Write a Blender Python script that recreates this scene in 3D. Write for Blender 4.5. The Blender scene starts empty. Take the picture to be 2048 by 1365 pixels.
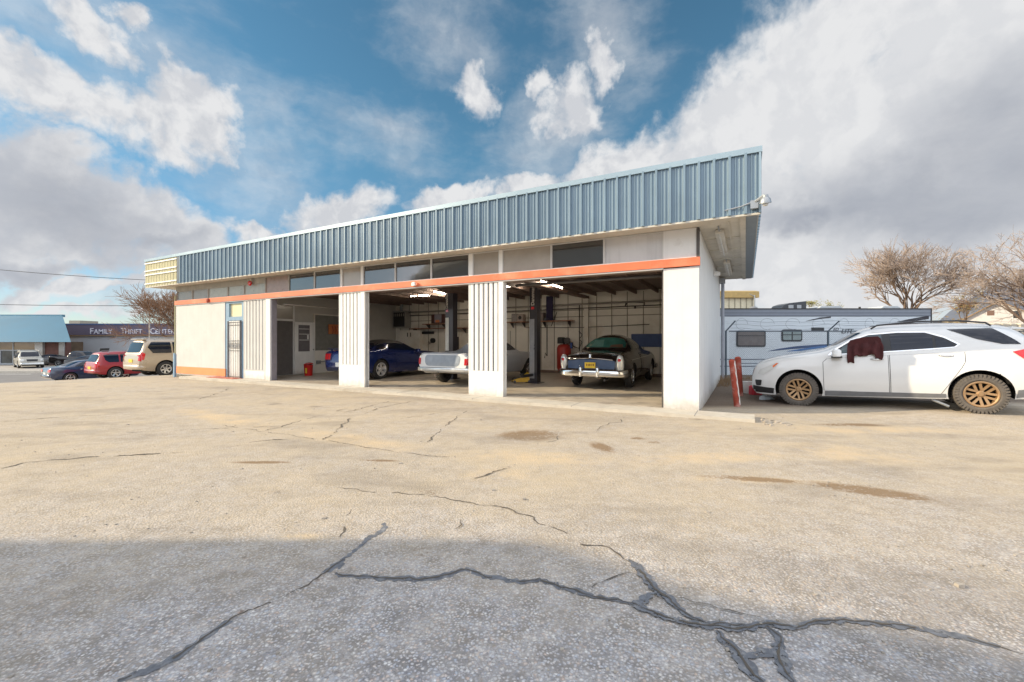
import bpy, bmesh, math, random
import numpy as np
from mathutils import Vector, Matrix
from mathutils.bvhtree import BVHTree
from math import radians as R, pi, sin, cos
random.seed(7)
sc = bpy.context.scene
col = sc.collection

# ------------------------------------------------------------------ camera
cam_d = bpy.data.cameras.new("camera"); cam = bpy.data.objects.new("camera", cam_d); col.objects.link(cam)
cam.location = (0, 0, 1.35); cam.rotation_euler = (R(90), 0, 0)
cam_d.sensor_width = 36; cam_d.lens = 36*868/2048; cam_d.clip_start = .05; cam_d.clip_end = 9000
sc.camera = cam
# ------------------------------------------------------------------ light and exposure
SUN_EL = 25.0
sun_d = bpy.data.lights.new("sun", 'SUN'); sun_d.energy = 3.2; sun_d.angle = R(.55); sun_d.color = (1, .83, .58)
sun = bpy.data.objects.new("sun", sun_d); col.objects.link(sun)
ld = Vector((cos(R(SUN_EL)), 0.0, -sin(R(SUN_EL))))            # the way the light travels: from the left
sun.rotation_euler = ld.to_track_quat('-Z', 'Y').to_euler(); sun.location = (-30, 0, 20)
sc.view_settings.view_transform = 'Standard'; sc.view_settings.look = 'None'
sc.view_settings.exposure = 0.85; sc.view_settings.gamma = 1
sc.render.engine = 'CYCLES'
sc.cycles.max_bounces = 8; sc.cycles.diffuse_bounces = 5; sc.cycles.glossy_bounces = 4

# ------------------------------------------------------------------ node helper
class NT:
    def __init__(s, tree): s.t = tree
    def n(s, typ, **kw):
        nd = s.t.nodes.new(typ)
        for k, v in kw.items(): setattr(nd, k, v)
        return nd
    def put(s, sock, v):
        if isinstance(v, bpy.types.NodeSocket): s.t.links.new(v, sock)
        elif v is not None:
            try: sock.default_value = v
            except Exception:
                sock.default_value = (v[0], v[1], v[2], 1) if hasattr(v, '__len__') else (v, v, v)
    def m(s, op, a, b=None, c=None, clamp=False):
        nd = s.n('ShaderNodeMath', operation=op, use_clamp=clamp)
        s.put(nd.inputs[0], a); s.put(nd.inputs[1], b) if b is not None else None
        if c is not None: s.put(nd.inputs[2], c)
        return nd.outputs[0]
    def vm(s, op, a, b=None):
        nd = s.n('ShaderNodeVectorMath', operation=op); s.put(nd.inputs[0], a)
        if b is not None: s.put(nd.inputs[1], b)
        return nd.outputs['Value'] if op in ('LENGTH', 'DOT_PRODUCT', 'DISTANCE') else nd.outputs[0]
    def mix(s, f, a, b, mode='MIX'):
        nd = s.n('ShaderNodeMix', data_type='RGBA', blend_type=mode); s.put(nd.inputs[0], f)
        s.put(nd.inputs[6], c4(a)); s.put(nd.inputs[7], c4(b)); return nd.outputs[2]
    def noise(s, vec, scale, detail=4, rough=.55, out=0, dist=0):
        nd = s.n('ShaderNodeTexNoise'); s.put(nd.inputs['Vector'], vec)
        nd.inputs['Scale'].default_value = scale; nd.inputs['Detail'].default_value = detail
        nd.inputs['Roughness'].default_value = rough; nd.inputs['Distortion'].default_value = dist
        return nd.outputs[out]
    def vor(s, vec, scale, feature='F1', out='Distance'):
        nd = s.n('ShaderNodeTexVoronoi', feature=feature); s.put(nd.inputs['Vector'], vec)
        nd.inputs['Scale'].default_value = scale; return nd.outputs[out]
    def rng(s, v, a, b, c=0, d=1, smooth=False):
        nd = s.n('ShaderNodeMapRange', interpolation_type='SMOOTHSTEP' if smooth else 'LINEAR')
        s.put(nd.inputs[0], v)
        for i, x in enumerate((a, b, c, d)): nd.inputs[1+i].default_value = x
        return nd.outputs[0]
    def mapping(s, vec, loc=(0,0,0), rot=(0,0,0), scale=(1,1,1), typ='POINT'):
        nd = s.n('ShaderNodeMapping', vector_type=typ); s.put(nd.inputs[0], vec)
        nd.inputs[1].default_value = loc; nd.inputs[2].default_value = rot; nd.inputs[3].default_value = scale
        return nd.outputs[0]
    def ramp(s, v, stops):
        nd = s.n('ShaderNodeValToRGB'); s.put(nd.inputs[0], v); e = nd.color_ramp.elements
        while len(e) < len(stops): e.new(.5)
        for i, (p, c) in enumerate(stops): e[i].position = p; e[i].color = c4(c)
        return nd.outputs[0]
    def bump(s, h, strength=.3, dist=.01):
        nd = s.n('ShaderNodeBump'); s.put(nd.inputs['Height'], h)
        s.put(nd.inputs['Strength'], strength); nd.inputs['Distance'].default_value = dist
        return nd.outputs[0]
def c4(c):
    if isinstance(c, bpy.types.NodeSocket): return c
    return tuple(c)+(1,) if len(c) == 3 else tuple(c)

# ------------------------------------------------------------------ sky and clouds (by direction only)
w = bpy.data.worlds.new("World"); sc.world = w; w.use_nodes = True
wt = w.node_tree; wt.nodes.clear(); k = NT(wt)
sky = k.n('ShaderNodeTexSky', sky_type='NISHITA'); sky.sun_disc = False
sky.sun_elevation = R(SUN_EL); sky.sun_rotation = R(-90); sky.altitude = 1500; sky.dust_density = .6; sky.ozone_density = 1.6
gen = k.n('ShaderNodeTexCoord').outputs['Generated']
sp = k.n('ShaderNodeSeparateXYZ'); wt.links.new(gen, sp.inputs[0])
az = k.m('ARCTAN2', sp.outputs[0], sp.outputs[1]); el = k.m('ARCSINE', sp.outputs[2])
cb = k.n('ShaderNodeCombineXYZ'); wt.links.new(az, cb.inputs[0]); wt.links.new(el, cb.inputs[1])
P0 = cb.outputs[0]
# the warp gives the cloud edges their lumps
wn = k.noise(P0, 3.2, 5, .6, out=1); wn = k.vm('SUBTRACT', wn, (.5, .5, .5))
wn2 = k.noise(P0, 11, 6, .62, out=1); wn2 = k.vm('SUBTRACT', wn2, (.5, .5, .5))
def vscale(v, f):
    nd = k.n('ShaderNodeVectorMath', operation='SCALE'); k.put(nd.inputs[0], v); nd.inputs['Scale'].default_value = f; return nd.outputs[0]
P = k.vm('ADD', k.vm('ADD', P0, vscale(wn, .22)), vscale(wn2, .10))
def azel(px, py):
    a = math.atan((px-1024)/868); return a, math.atan((682-py)/868*cos(a))
def blob(px, py, rx, ry, rot=0, soft=0.0):
    """an ellipse of sky, centre and radii as angles"""
    a, e = azel(px, py)
    v = k.mapping(P, (a, e, 0), (0, 0, R(rot)), (rx, ry, 1), 'TEXTURE')
    return k.rng(k.vm('LENGTH', v), 1.0, soft, 0, 1, True)
def allof(l, op='MAXIMUM'):
    r = l[0]
    for x in l[1:]: r = k.m(op, r, x)
    return r
dense = allof([
    blob(1790, 330, .60, .36, 22, .45), blob(1950, 60, .42, .36, 20, .4), blob(1420, 290, .34, .17, 38, .2), blob(1240, 345, .30, .11, 22, .1),
    blob(1640, 450, .34, .13, 0, .3), blob(1060, 400, .20, .07, 15, .1), blob(1620, 110, .26, .20, 45, .1), blob(1250, 470, .22, .08, 10, .2),
    blob(385, 245, .14, .12, -20, .1), blob(110, 205, .24, .085, -10, .1), blob(270, 250, .16, .09, -10, .0), blob(330, 300, .13, .08, 0, .0), blob(215, 95, .13, .07, -20, .0), blob(318, 82, .05, .06, 0, 0),
    blob(120, 390, .40, .125, -18, .2), blob(340, 460, .24, .08, -22, .1), blob(50, 500, .18, .05, 0, .1), blob(-300, 330, .35, .2, 0, .3), blob(180, 470, .3, .07, -10, .1),
    blob(690, 425, .22, .07, 5, .0), blob(560, 470, .2, .05, 0, .1), blob(900, 420, .18, .05, 10, .1),
    blob(950, 165, .085, .10, 25, .0), blob(1140, 205, .13, .11, 35, .0), blob(1195, 100, .07, .08, 50, 0), blob(1090, 180, .05, .06, 0, 0), blob(90, 610, .3, .022, 0, .1), blob(200, 560, .22, .03, 4, .0)])
wisp = allof([blob(260, 130, .28, .18, -20, .1), blob(880, 20, .30, .20, -30, .0), blob(1190, 60, .22, .22, 60, .0), blob(80, 60, .5, .26, 0, .1), blob(1080, 280, .42, .18, 35, .0), blob(800, 300, .3, .14, 0, 0), blob(480, 330, .3, .2, -20, 0),
    blob(1750, 560, .40, .055, 3, .1), blob(1600, 620, .34, .05, 0, .1), blob(300, 590, .6, .08, 0, .1), blob(1990, 520, .26, .06, 0, .1), blob(1500, 560, .3, .05, 0, 0)])
Q = k.vm('ADD', P0, vscale(wn, .10))
def fbm(v, sc_, shift=(0, 0, 0)):
    return k.noise(k.mapping(v, shift), sc_, 10, .58)
fb = fbm(Q, 7.5); fbs = fbm(Q, 7.5, (.022, -.016, 0))            # the same noise a step towards the sun, for light and shade
fine_ = k.noise(Q, 30, 6, .6)
fb2 = k.noise(k.mapping(Q, (3, 1, 0), (0, 0, .5), (1, 2.6, 1)), 3.6, 9, .62)
n1 = k.m('ADD', k.m('MULTIPLY', k.m('SUBTRACT', fb, .5), k.rng(az, .1, .5, 1.9, 1.3)), k.m('MULTIPLY', k.m('SUBTRACT', fine_, .5), .35))
d1 = k.m('ADD', k.m('MULTIPLY', dense, 1.15), k.m('MULTIPLY', n1, k.rng(dense, 0, .35, .25, 1)))
d1 = k.rng(d1, .14, .98, 0, 1, True)
d2 = k.m('ADD', k.m('MULTIPLY', wisp, .9), k.m('MULTIPLY', k.m('SUBTRACT', fb2, .55), 2.0))
d2 = k.rng(d2, .0, 1.25, 0, .60, True)
rest = k.rng(fb, .45, .7, 0, .5, True)                          # broken pattern for the unseen cloud added behind the camera
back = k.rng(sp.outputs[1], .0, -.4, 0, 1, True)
over = k.m('MAXIMUM', back, k.rng(sp.outputs[2], .72, .86, 0, 1, True))     # unseen overcast overhead and behind, added and brightened as fill light
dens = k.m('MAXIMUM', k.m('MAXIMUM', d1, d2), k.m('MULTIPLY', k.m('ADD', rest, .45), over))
# thick undersides are grey, tops and rims white
g = allof([blob(1850, 390, .34, .13, -4, .1), blob(1600, 420, .22, .07, 0, .0), blob(2000, 300, .2, .2, 0, .0), blob(110, 400, .34, .10, -15, .0), blob(60, 505, .15, .035, 0, 0), blob(330, 480, .12, .04, 0, 0), blob(1230, 230, .0001, .0001)])
grey = k.m('MULTIPLY', g, k.rng(fb2, .25, .7, .6, 1.0))
cc = k.mix(grey, (.74, .745, .755), (.34, .365, .42))
slope = k.m('MULTIPLY', k.m('SUBTRACT', fb, fbs), k.rng(grey, 0, 1, 2.6, 1.0))
cc = k.mix(k.m('MULTIPLY', k.rng(slope, -.14, .14, .5, 0), k.rng(az, .2, .5, 1, .42)), cc, (.42, .45, .51))
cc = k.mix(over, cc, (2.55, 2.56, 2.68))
skc = k.mix(1.0, sky.outputs[0], k.mix(k.rng(sp.outputs[2], 0, .38), (.50, .51, .56), (.54, .84, .78)), 'MULTIPLY')
bgs = k.n('ShaderNodeBackground'); wt.links.new(skc, bgs.inputs[0]); bgs.inputs[1].default_value = .10
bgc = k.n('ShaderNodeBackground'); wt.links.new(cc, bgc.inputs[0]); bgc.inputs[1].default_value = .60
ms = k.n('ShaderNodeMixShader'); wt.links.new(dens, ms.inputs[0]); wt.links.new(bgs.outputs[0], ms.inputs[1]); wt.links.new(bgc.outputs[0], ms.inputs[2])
wo = k.n('ShaderNodeOutputWorld'); wt.links.new(ms.outputs[0], wo.inputs[0])

# ------------------------------------------------------------------ materials
MATS = {}
def mat(name, color, rough=.6, metal=0, var=.12, scale=6, bump=0, bscale=40, coat=0, spec=.5, stain=None, stscale=1.5, emit=None, trans=0, streak=0, base=0):
    if name in MATS: return MATS[name]
    m_ = bpy.data.materials.new(name); m_.use_nodes = True; t = m_.node_tree; t.nodes.clear(); q = NT(t)
    o = q.n('ShaderNodeOutputMaterial'); b = q.n('ShaderNodeBsdfPrincipled'); t.links.new(b.outputs[0], o.inputs[0])
    pos = q.n('ShaderNodeTexCoord').outputs['Object']
    f = q.noise(pos, scale, 5, .6)
    dk = tuple(max(0, x*(1-var)) for x in color); lt = tuple(min(1, x*(1+var)) for x in color)
    c = q.mix(q.rng(f, .3, .7), dk, lt)
    if streak: c = q.mix(q.m('MULTIPLY', q.rng(q.noise(q.mapping(pos, scale=(9, 9, .5)), 1, 4), .52, .75), streak), c, tuple(x*.45 for x in color))
    if stain: c = q.mix(q.m('MULTIPLY', q.rng(q.noise(pos, stscale, 6, .65), .52, .72), .75), c, stain)
    if base:                                                     # splashed dirt and scuffs along the foot
        sz = q.n('ShaderNodeSeparateXYZ'); t.links.new(pos, sz.inputs[0]); nn_ = q.noise(pos, 5, 6, .65)
        c = q.mix(q.m('MULTIPLY', q.rng(q.m('ADD', sz.outputs[2], q.m('MULTIPLY', nn_, .45)), .14, .46, .75, 0), base), c, (.30, .25, .19))
        c = q.mix(q.m('MULTIPLY', q.rng(q.noise(q.mapping(pos, (5, 5, 1)), 2.3, 7, .7), .60, .70), .22*base), c, (.36, .32, .27))
    q.put(b.inputs['Base Color'], c); b.inputs['Metallic'].default_value = metal
    q.put(b.inputs['Roughness'], q.rng(f, .2, .8, max(0, rough-.06), min(1, rough+.08)))
    b.inputs['Specular IOR Level'].default_value = spec
    if coat: b.inputs['Coat Weight'].default_value = coat; b.inputs['Coat Roughness'].default_value = .05
    if trans: b.inputs['Transmission Weight'].default_value = trans
    if emit: b.inputs['Emission Color'].default_value = c4(emit[0]); b.inputs['Emission Strength'].default_value = emit[1]
    if bump: q.put(b.inputs['Normal'], q.bump(q.noise(pos, bscale, 4, .6), bump, .01))
    MATS[name] = m_; return m_
white_wall = mat('white_painted_block', (.72, .715, .70), .55, var=.04, scale=2, bump=.25, bscale=25, streak=.12, base=1)
white_trim = mat('white_painted_board', (.80, .79, .76), .5, var=.05, scale=3, streak=.18, base=.8)
grey_gap = mat('dark_gap', (.16, .16, .17), .8)
cream_wall = mat('cream_wall', (.56, .555, .535), .7, var=.06, scale=2, bump=.2, streak=.12, base=.7)
old_beige = mat('old_beige_board', (.36, .34, .30), .7, var=.12, scale=3, streak=.3)
orange_p = mat('faded_orange_paint', (.72, .17, .075), .5, var=.12, scale=1.3, stain=(.80, .36, .22), stscale=.8)
orange_lo = mat('orange_base_paint', (.78, .27, .10), .6, var=.08, scale=2)
blue_steel = mat('blue_ribbed_steel', (.178, .252, .312), .38, metal=.15, var=.12, scale=.8, spec=.6, streak=.2)
blue_trim = mat('blue_steel_cap', (.29, .38, .44), .4, metal=.3, var=.06, scale=1)
blue_frame = mat('blue_door_frame', (.21, .33, .45), .5)
soffit_m = mat('soffit_board', (.56, .53, .46), .7, var=.12, scale=3, streak=.25)
glass_dark = mat('dark_window_glass', (.03, .036, .042), .05, var=.1, spec=1, coat=1)
glass_beige = mat('painted_over_glass', (.36, .33, .29), .16, var=.12, scale=1.5, spec=.6)
glass_white = mat('whitish_glass', (.55, .54, .53), .2, var=.1, scale=1.2, spec=.6, streak=.3)  # whitish pane colour with faint streaks
glass_cream = mat('cream_glass', (.75, .68, .42), .3, var=.05)
floor_m = mat('workshop_floor', (.46, .40, .32), .4, var=.18, scale=2.2, bump=.15, bscale=12, stain=(.17, .13, .10), stscale=1.3)
inner_wall = mat('workshop_wall_boards', (.80, .76, .68), .75, var=.05, scale=2, stain=(.52, .43, .32), stscale=.6, bump=.2, bscale=10)
inner_wall2 = mat('office_partition_boards', (.50, .48, .44), .6, var=.08, scale=2)
ceil_m = mat('brown_roof_timber', (.20, .14, .115), .7, var=.2, scale=4)
pipe_m = mat('painted_pipe', (.34, .31, .28), .5)
dark_pipe = mat('dark_pipe', (.08, .07, .065), .5)
black_steel = mat('black_lift_steel', (.022, .02, .028), .35, coat=.3)
lift_side = mat('grey_lift_face', (.30, .31, .34), .3, metal=.6)
rubber = mat('tyre_rubber', (.028, .027, .026), .8, var=.2, bump=.3, bscale=60)
rubber_d = mat('dusty_tyre_rubber', (.12, .105, .09), .9, var=.2, scale=10, bump=.4, bscale=60)
blackp = mat('black_plastic', (.02, .02, .022), .5)
greyplast = mat('grey_cladding', (.16, .165, .175), .55)
chrome = mat('chrome', (.78, .79, .80), .12, metal=1, var=.03)
alloy = mat('alloy_wheel', (.55, .55, .56), .25, metal=.9)
bronze = mat('bronze_wheel', (.40, .255, .135), .4, metal=.55, var=.1)
well = mat('wheel_well', (.012, .012, .012), .9)
car_glass = mat('car_window_glass', (.006, .010, .022), .03, var=.1, spec=.5)
teal_glass = mat('green_tinted_glass', (.04, .135, .115), .05, var=.35, scale=2.5, spec=.4)
red_lamp = mat('red_lamp_lens', (.55, .012, .015), .12, coat=.5)
clear_lamp = mat('clear_lamp_lens', (.60, .60, .58), .12, coat=.5)
amber_lamp = mat('amber_lamp_lens', (.75, .16, .03), .15, coat=.5)
plate_y = mat('yellow_plate', (.80, .55, .05), .4)
plate_w = mat('pale_plate', (.70, .72, .70), .4)
ink = mat('dark_lettering', (.03, .03, .04), .6)
rust_red = mat('rusty_red_paint', (.33, .055, .03), .7, var=.3, scale=8, stain=(.55, .50, .45), stscale=3, bump=.3)
conc = mat('kerb_concrete', (.50, .46, .39), .8, var=.1, scale=3, bump=.3, bscale=50, stain=(.34, .29, .23), stscale=1.3)
wood_shelf = mat('brown_shelf_board', (.28, .12, .06), .6, var=.2)
galv = mat('galvanised_steel', (.35, .37, .39), .45, metal=.6)

# ------------------------------------------------------------------ mesh builder
class MB:
    def __init__(s): s.v = []; s.f = []; s.mi = []; s.cur = 0; s.M = Matrix()
    def add(s, vs, fs):
        o = len(s.v); s.v += [tuple(s.M @ Vector(p)) for p in vs]
        for f in fs: s.f.append([o+i for i in f]); s.mi.append(s.cur)
        return s
    def box(s, x0, x1, y0, y1, z0, z1):
        if x0 > x1: x0, x1 = x1, x0
        if y0 > y1: y0, y1 = y1, y0
        if z0 > z1: z0, z1 = z1, z0
        return s.add([(x0,y0,z0),(x1,y0,z0),(x1,y1,z0),(x0,y1,z0),(x0,y0,z1),(x1,y0,z1),(x1,y1,z1),(x0,y1,z1)],
                     [(0,3,2,1),(4,5,6,7),(0,1,5,4),(1,2,6,5),(2,3,7,6),(3,0,4,7)])
    def cbox(s, x0, x1, y0, y1, z0, z1, c=.02):
        """a box with chamfered vertical and top edges"""
        c = min(c, abs(x1-x0)/3, abs(y1-y0)/3, abs(z1-z0)/3)
        p = [(x0+c,y0),(x1-c,y0),(x1,y0+c),(x1,y1-c),(x1-c,y1),(x0+c,y1),(x0,y1-c),(x0,y0+c)]
        q = [(x0+2*c,y0+c),(x1-2*c,y0+c),(x1-c,y0+2*c),(x1-c,y1-2*c),(x1-2*c,y1-c),(x0+2*c,y1-c),(x0+c,y1-2*c),(x0+c,y0+2*c)]
        vs = [(a,b,z0) for a,b in p]+[(a,b,z1-c) for a,b in p]+[(a,b,z1) for a,b in q]
        fs = [tuple(range(7,-1,-1)), tuple(range(16,24))]
        for r in (0, 8):
            for i in range(8): j = (i+1) % 8; fs.append((r+i, r+j, r+8+j, r+8+i))
        return s.add(vs, fs)
    def tube(s, path, r, n=8, cap=True, r1=None):
        pts = [Vector(p) for p in path]; rings = []; m = len(pts)
        up = Vector((0, 0, 1))
        for i, p in enumerate(pts):
            d = (pts[min(i+1, m-1)]-pts[max(i-1, 0)]).normalized()
            a = d.cross(up if abs(d.z) < .95 else Vector((1, 0, 0))).normalized(); b = a.cross(d)
            rr = r if r1 is None else r+(r1-r)*i/max(1, m-1)
            rings.append([p+a*rr*cos(2*pi*j/n)+b*rr*sin(2*pi*j/n) for j in range(n)])
        vs = [tuple(q) for rg in rings for q in rg]; fs = []
        for i in range(m-1):
            for j in range(n): k2 = (j+1) % n; fs.append((i*n+j, (i+1)*n+j, (i+1)*n+k2, i*n+k2))
        if cap: fs += [tuple(range(n)), tuple(range(m*n-1, (m-1)*n-1, -1))]
        return s.add(vs, fs)
    def lathe(s, prof, n=24, axis='Z', closed=False):
        """prof: (radius, height) pairs turned round the axis"""
        vs = []; fs = []; m = len(prof)
        for (r, h) in prof:
            for j in range(n):
                a = 2*pi*j/n; x, y = r*cos(a), r*sin(a)
                vs.append((x, y, h) if axis == 'Z' else ((x, h, y) if axis == 'Y' else (h, x, y)))
        for i in range(m-1 if not closed else m):
            i2 = (i+1) % m
            for j in range(n): j2 = (j+1) % n; fs.append((i*n+j, i*n+j2, i2*n+j2, i2*n+j))
        if not closed: fs += [tuple(range(n-1, -1, -1)), tuple(range((m-1)*n, m*n))]
        return s.add(vs, fs)
    def prism(s, poly, y0, y1, axis='Y'):
        """poly: (x,z) outline pushed along y (axis Y), or (y,z) along x (axis X), or (x,y) along z (axis Z)"""
        n = len(poly)
        def P3(a, b, t): return {'Y': (a, t, b), 'X': (t, a, b), 'Z': (a, b, t)}[axis]
        vs = [P3(a, b, y0) for a, b in poly]+[P3(a, b, y1) for a, b in poly]
        fs = [tuple(range(n)), tuple(range(2*n-1, n-1, -1))]
        for i in range(n): j = (i+1) % n; fs.append((i, i+n, j+n, j))
        return s.add(vs, fs)
    def quad(s, a, b, c, d): return s.add([a, b, c, d], [(0, 1, 2, 3)])
    def build(s, name, mats, parent=None, smooth=False, bevel=0, fix=True):
        me = bpy.data.meshes.new(name); me.from_pydata(s.v, [], s.f)
        for m_ in (mats if isinstance(mats, (list, tuple)) else [mats]): me.materials.append(m_)
        me.polygons.foreach_set('material_index', s.mi); me.update()
        if fix:
            bm = bmesh.new(); bm.from_mesh(me); bmesh.ops.recalc_face_normals(bm, faces=bm.faces); bm.to_mesh(me); bm.free()
        if smooth:
            me.polygons.foreach_set('use_smooth', [True]*len(me.polygons))
            if smooth is not True: me.set_sharp_from_angle(angle=R(smooth))
        o = bpy.data.objects.new(name, me); col.objects.link(o)
        if parent is not None: o.parent = parent
        if bevel:
            b = o.modifiers.new('bevel', 'BEVEL'); b.width = bevel; b.segments = 2; b.limit_method = 'ANGLE'
        return o
def tag(o, label=None, cat=None, group=None, kind=None):
    if label: o['label'] = label
    if cat: o['category'] = cat
    if group: o['group'] = group
    if kind: o['kind'] = kind
    return o
def thing(name, label, cat, loc=(0,0,0), rz=0, group=None, ry=0):
    o = bpy.data.objects.new(name, None); col.objects.link(o); o.empty_display_size = .3
    o.location = loc; o.rotation_euler = (0, ry, rz)
    return tag(o, label, cat, group)
def copy_tree(o, parent=None):
    c = o.copy(); col.objects.link(c); c.parent = parent
    for ch in list(o.children): copy_tree(ch, c)
    return c
def text_mesh(name, s, size, m_, parent, loc, rot, depth=.004, align='LEFT', sx=1, shear=0):
    cu = bpy.data.curves.new(name, 'FONT'); cu.body = s; cu.size = size; cu.extrude = depth; cu.align_x = align; cu.shear = shear; cu.offset = size*.012
    to = bpy.data.objects.new(name, cu); col.objects.link(to)
    me = bpy.data.meshes.new_from_object(to.evaluated_get(bpy.context.evaluated_depsgraph_get()))
    bpy.data.objects.remove(to); me.name = name; me.materials.clear(); me.materials.append(m_)
    o = bpy.data.objects.new(name, me); col.objects.link(o); o.parent = parent
    o.location = loc; o.rotation_euler = rot; o.scale = (sx, 1, 1); return o

# ------------------------------------------------------------------ the lie of the land
F = 868.0
CX, CY = (1398-1024)/F*8.43, 8.43                # front right corner of the workshop
TH = math.atan2(-467, 868); TH = -math.atan2(868*0+.4737, .8807)
def B(x, y, z=0):                                 # workshop frame to world
    return Vector((CX+x*.8807+y*.4737, CY-x*.4737+y*.8807, z))
def interp(x, ks):
    xs = [a for a, b in ks]; ys = [b for a, b in ks]; return float(np.interp(x, xs, ys))
def sst(a, b, x): t = max(0, min(1, (x-a)/(b-a))); return t*t*(3-2*t)
WK = [(0, 0), (20, -.02), (22, -.07), (25, -.16), (28, -.36), (32, -.62), (36.5, -.92), (39.2, -1.2), (46, -1.7), (52, -1.8), (9999, -1.8)]
def gz(x, y):
    z = -.055+interp(-x*.75+y*.66, WK)
    z += .085*sst(6.2, 8.8, x)
    z += 4.2*sst(24, 75, y)*sst(16, 45, x)
    if -6 < y < 9: z += .012*sin(x*.9+1)*sin(y*.8)*sst(9, 6, y)
    return z
def gp(px, py, z=None):
    """where the sight line through a place in the photograph meets the ground"""
    u, v = (px-1024)/F, (682-py)/F
    Y = 1.4/max(-v, 1e-3)
    for _ in range(30):
        zz = gz(u*Y, Y) if z is None else z
        Yn = (zz-1.35)/v; Y = .5*Y+.5*Yn
    return u*Y, Y, gz(u*Y, Y) if z is None else z
def at(px, py, Y): return Vector(((px-1024)/F*Y, Y, 1.35+(682-py)/F*Y))
def onwall(px, py, t):
    """a place on the plane at depth t behind the workshop front: local x and height"""
    u = (px-1024)/F; cx, cy = CX+.4737*t, CY+.8807*t
    s_ = (cx-u*cy)/(.8807+.4737*u); Y = cy+.4737*s_
    return -s_, 1.35+(682-py)/F*Y
def onside(px, py, x):
    """a place on the plane at local x: depth and height"""
    u = (px-1024)/F; cx, cy = CX+x*.8807, CY-x*.4737
    t = (u*cy-cx)/(.4737-u*.8807); Y = cy+.8807*t
    return t, 1.35+(682-py)/F*Y
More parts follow.
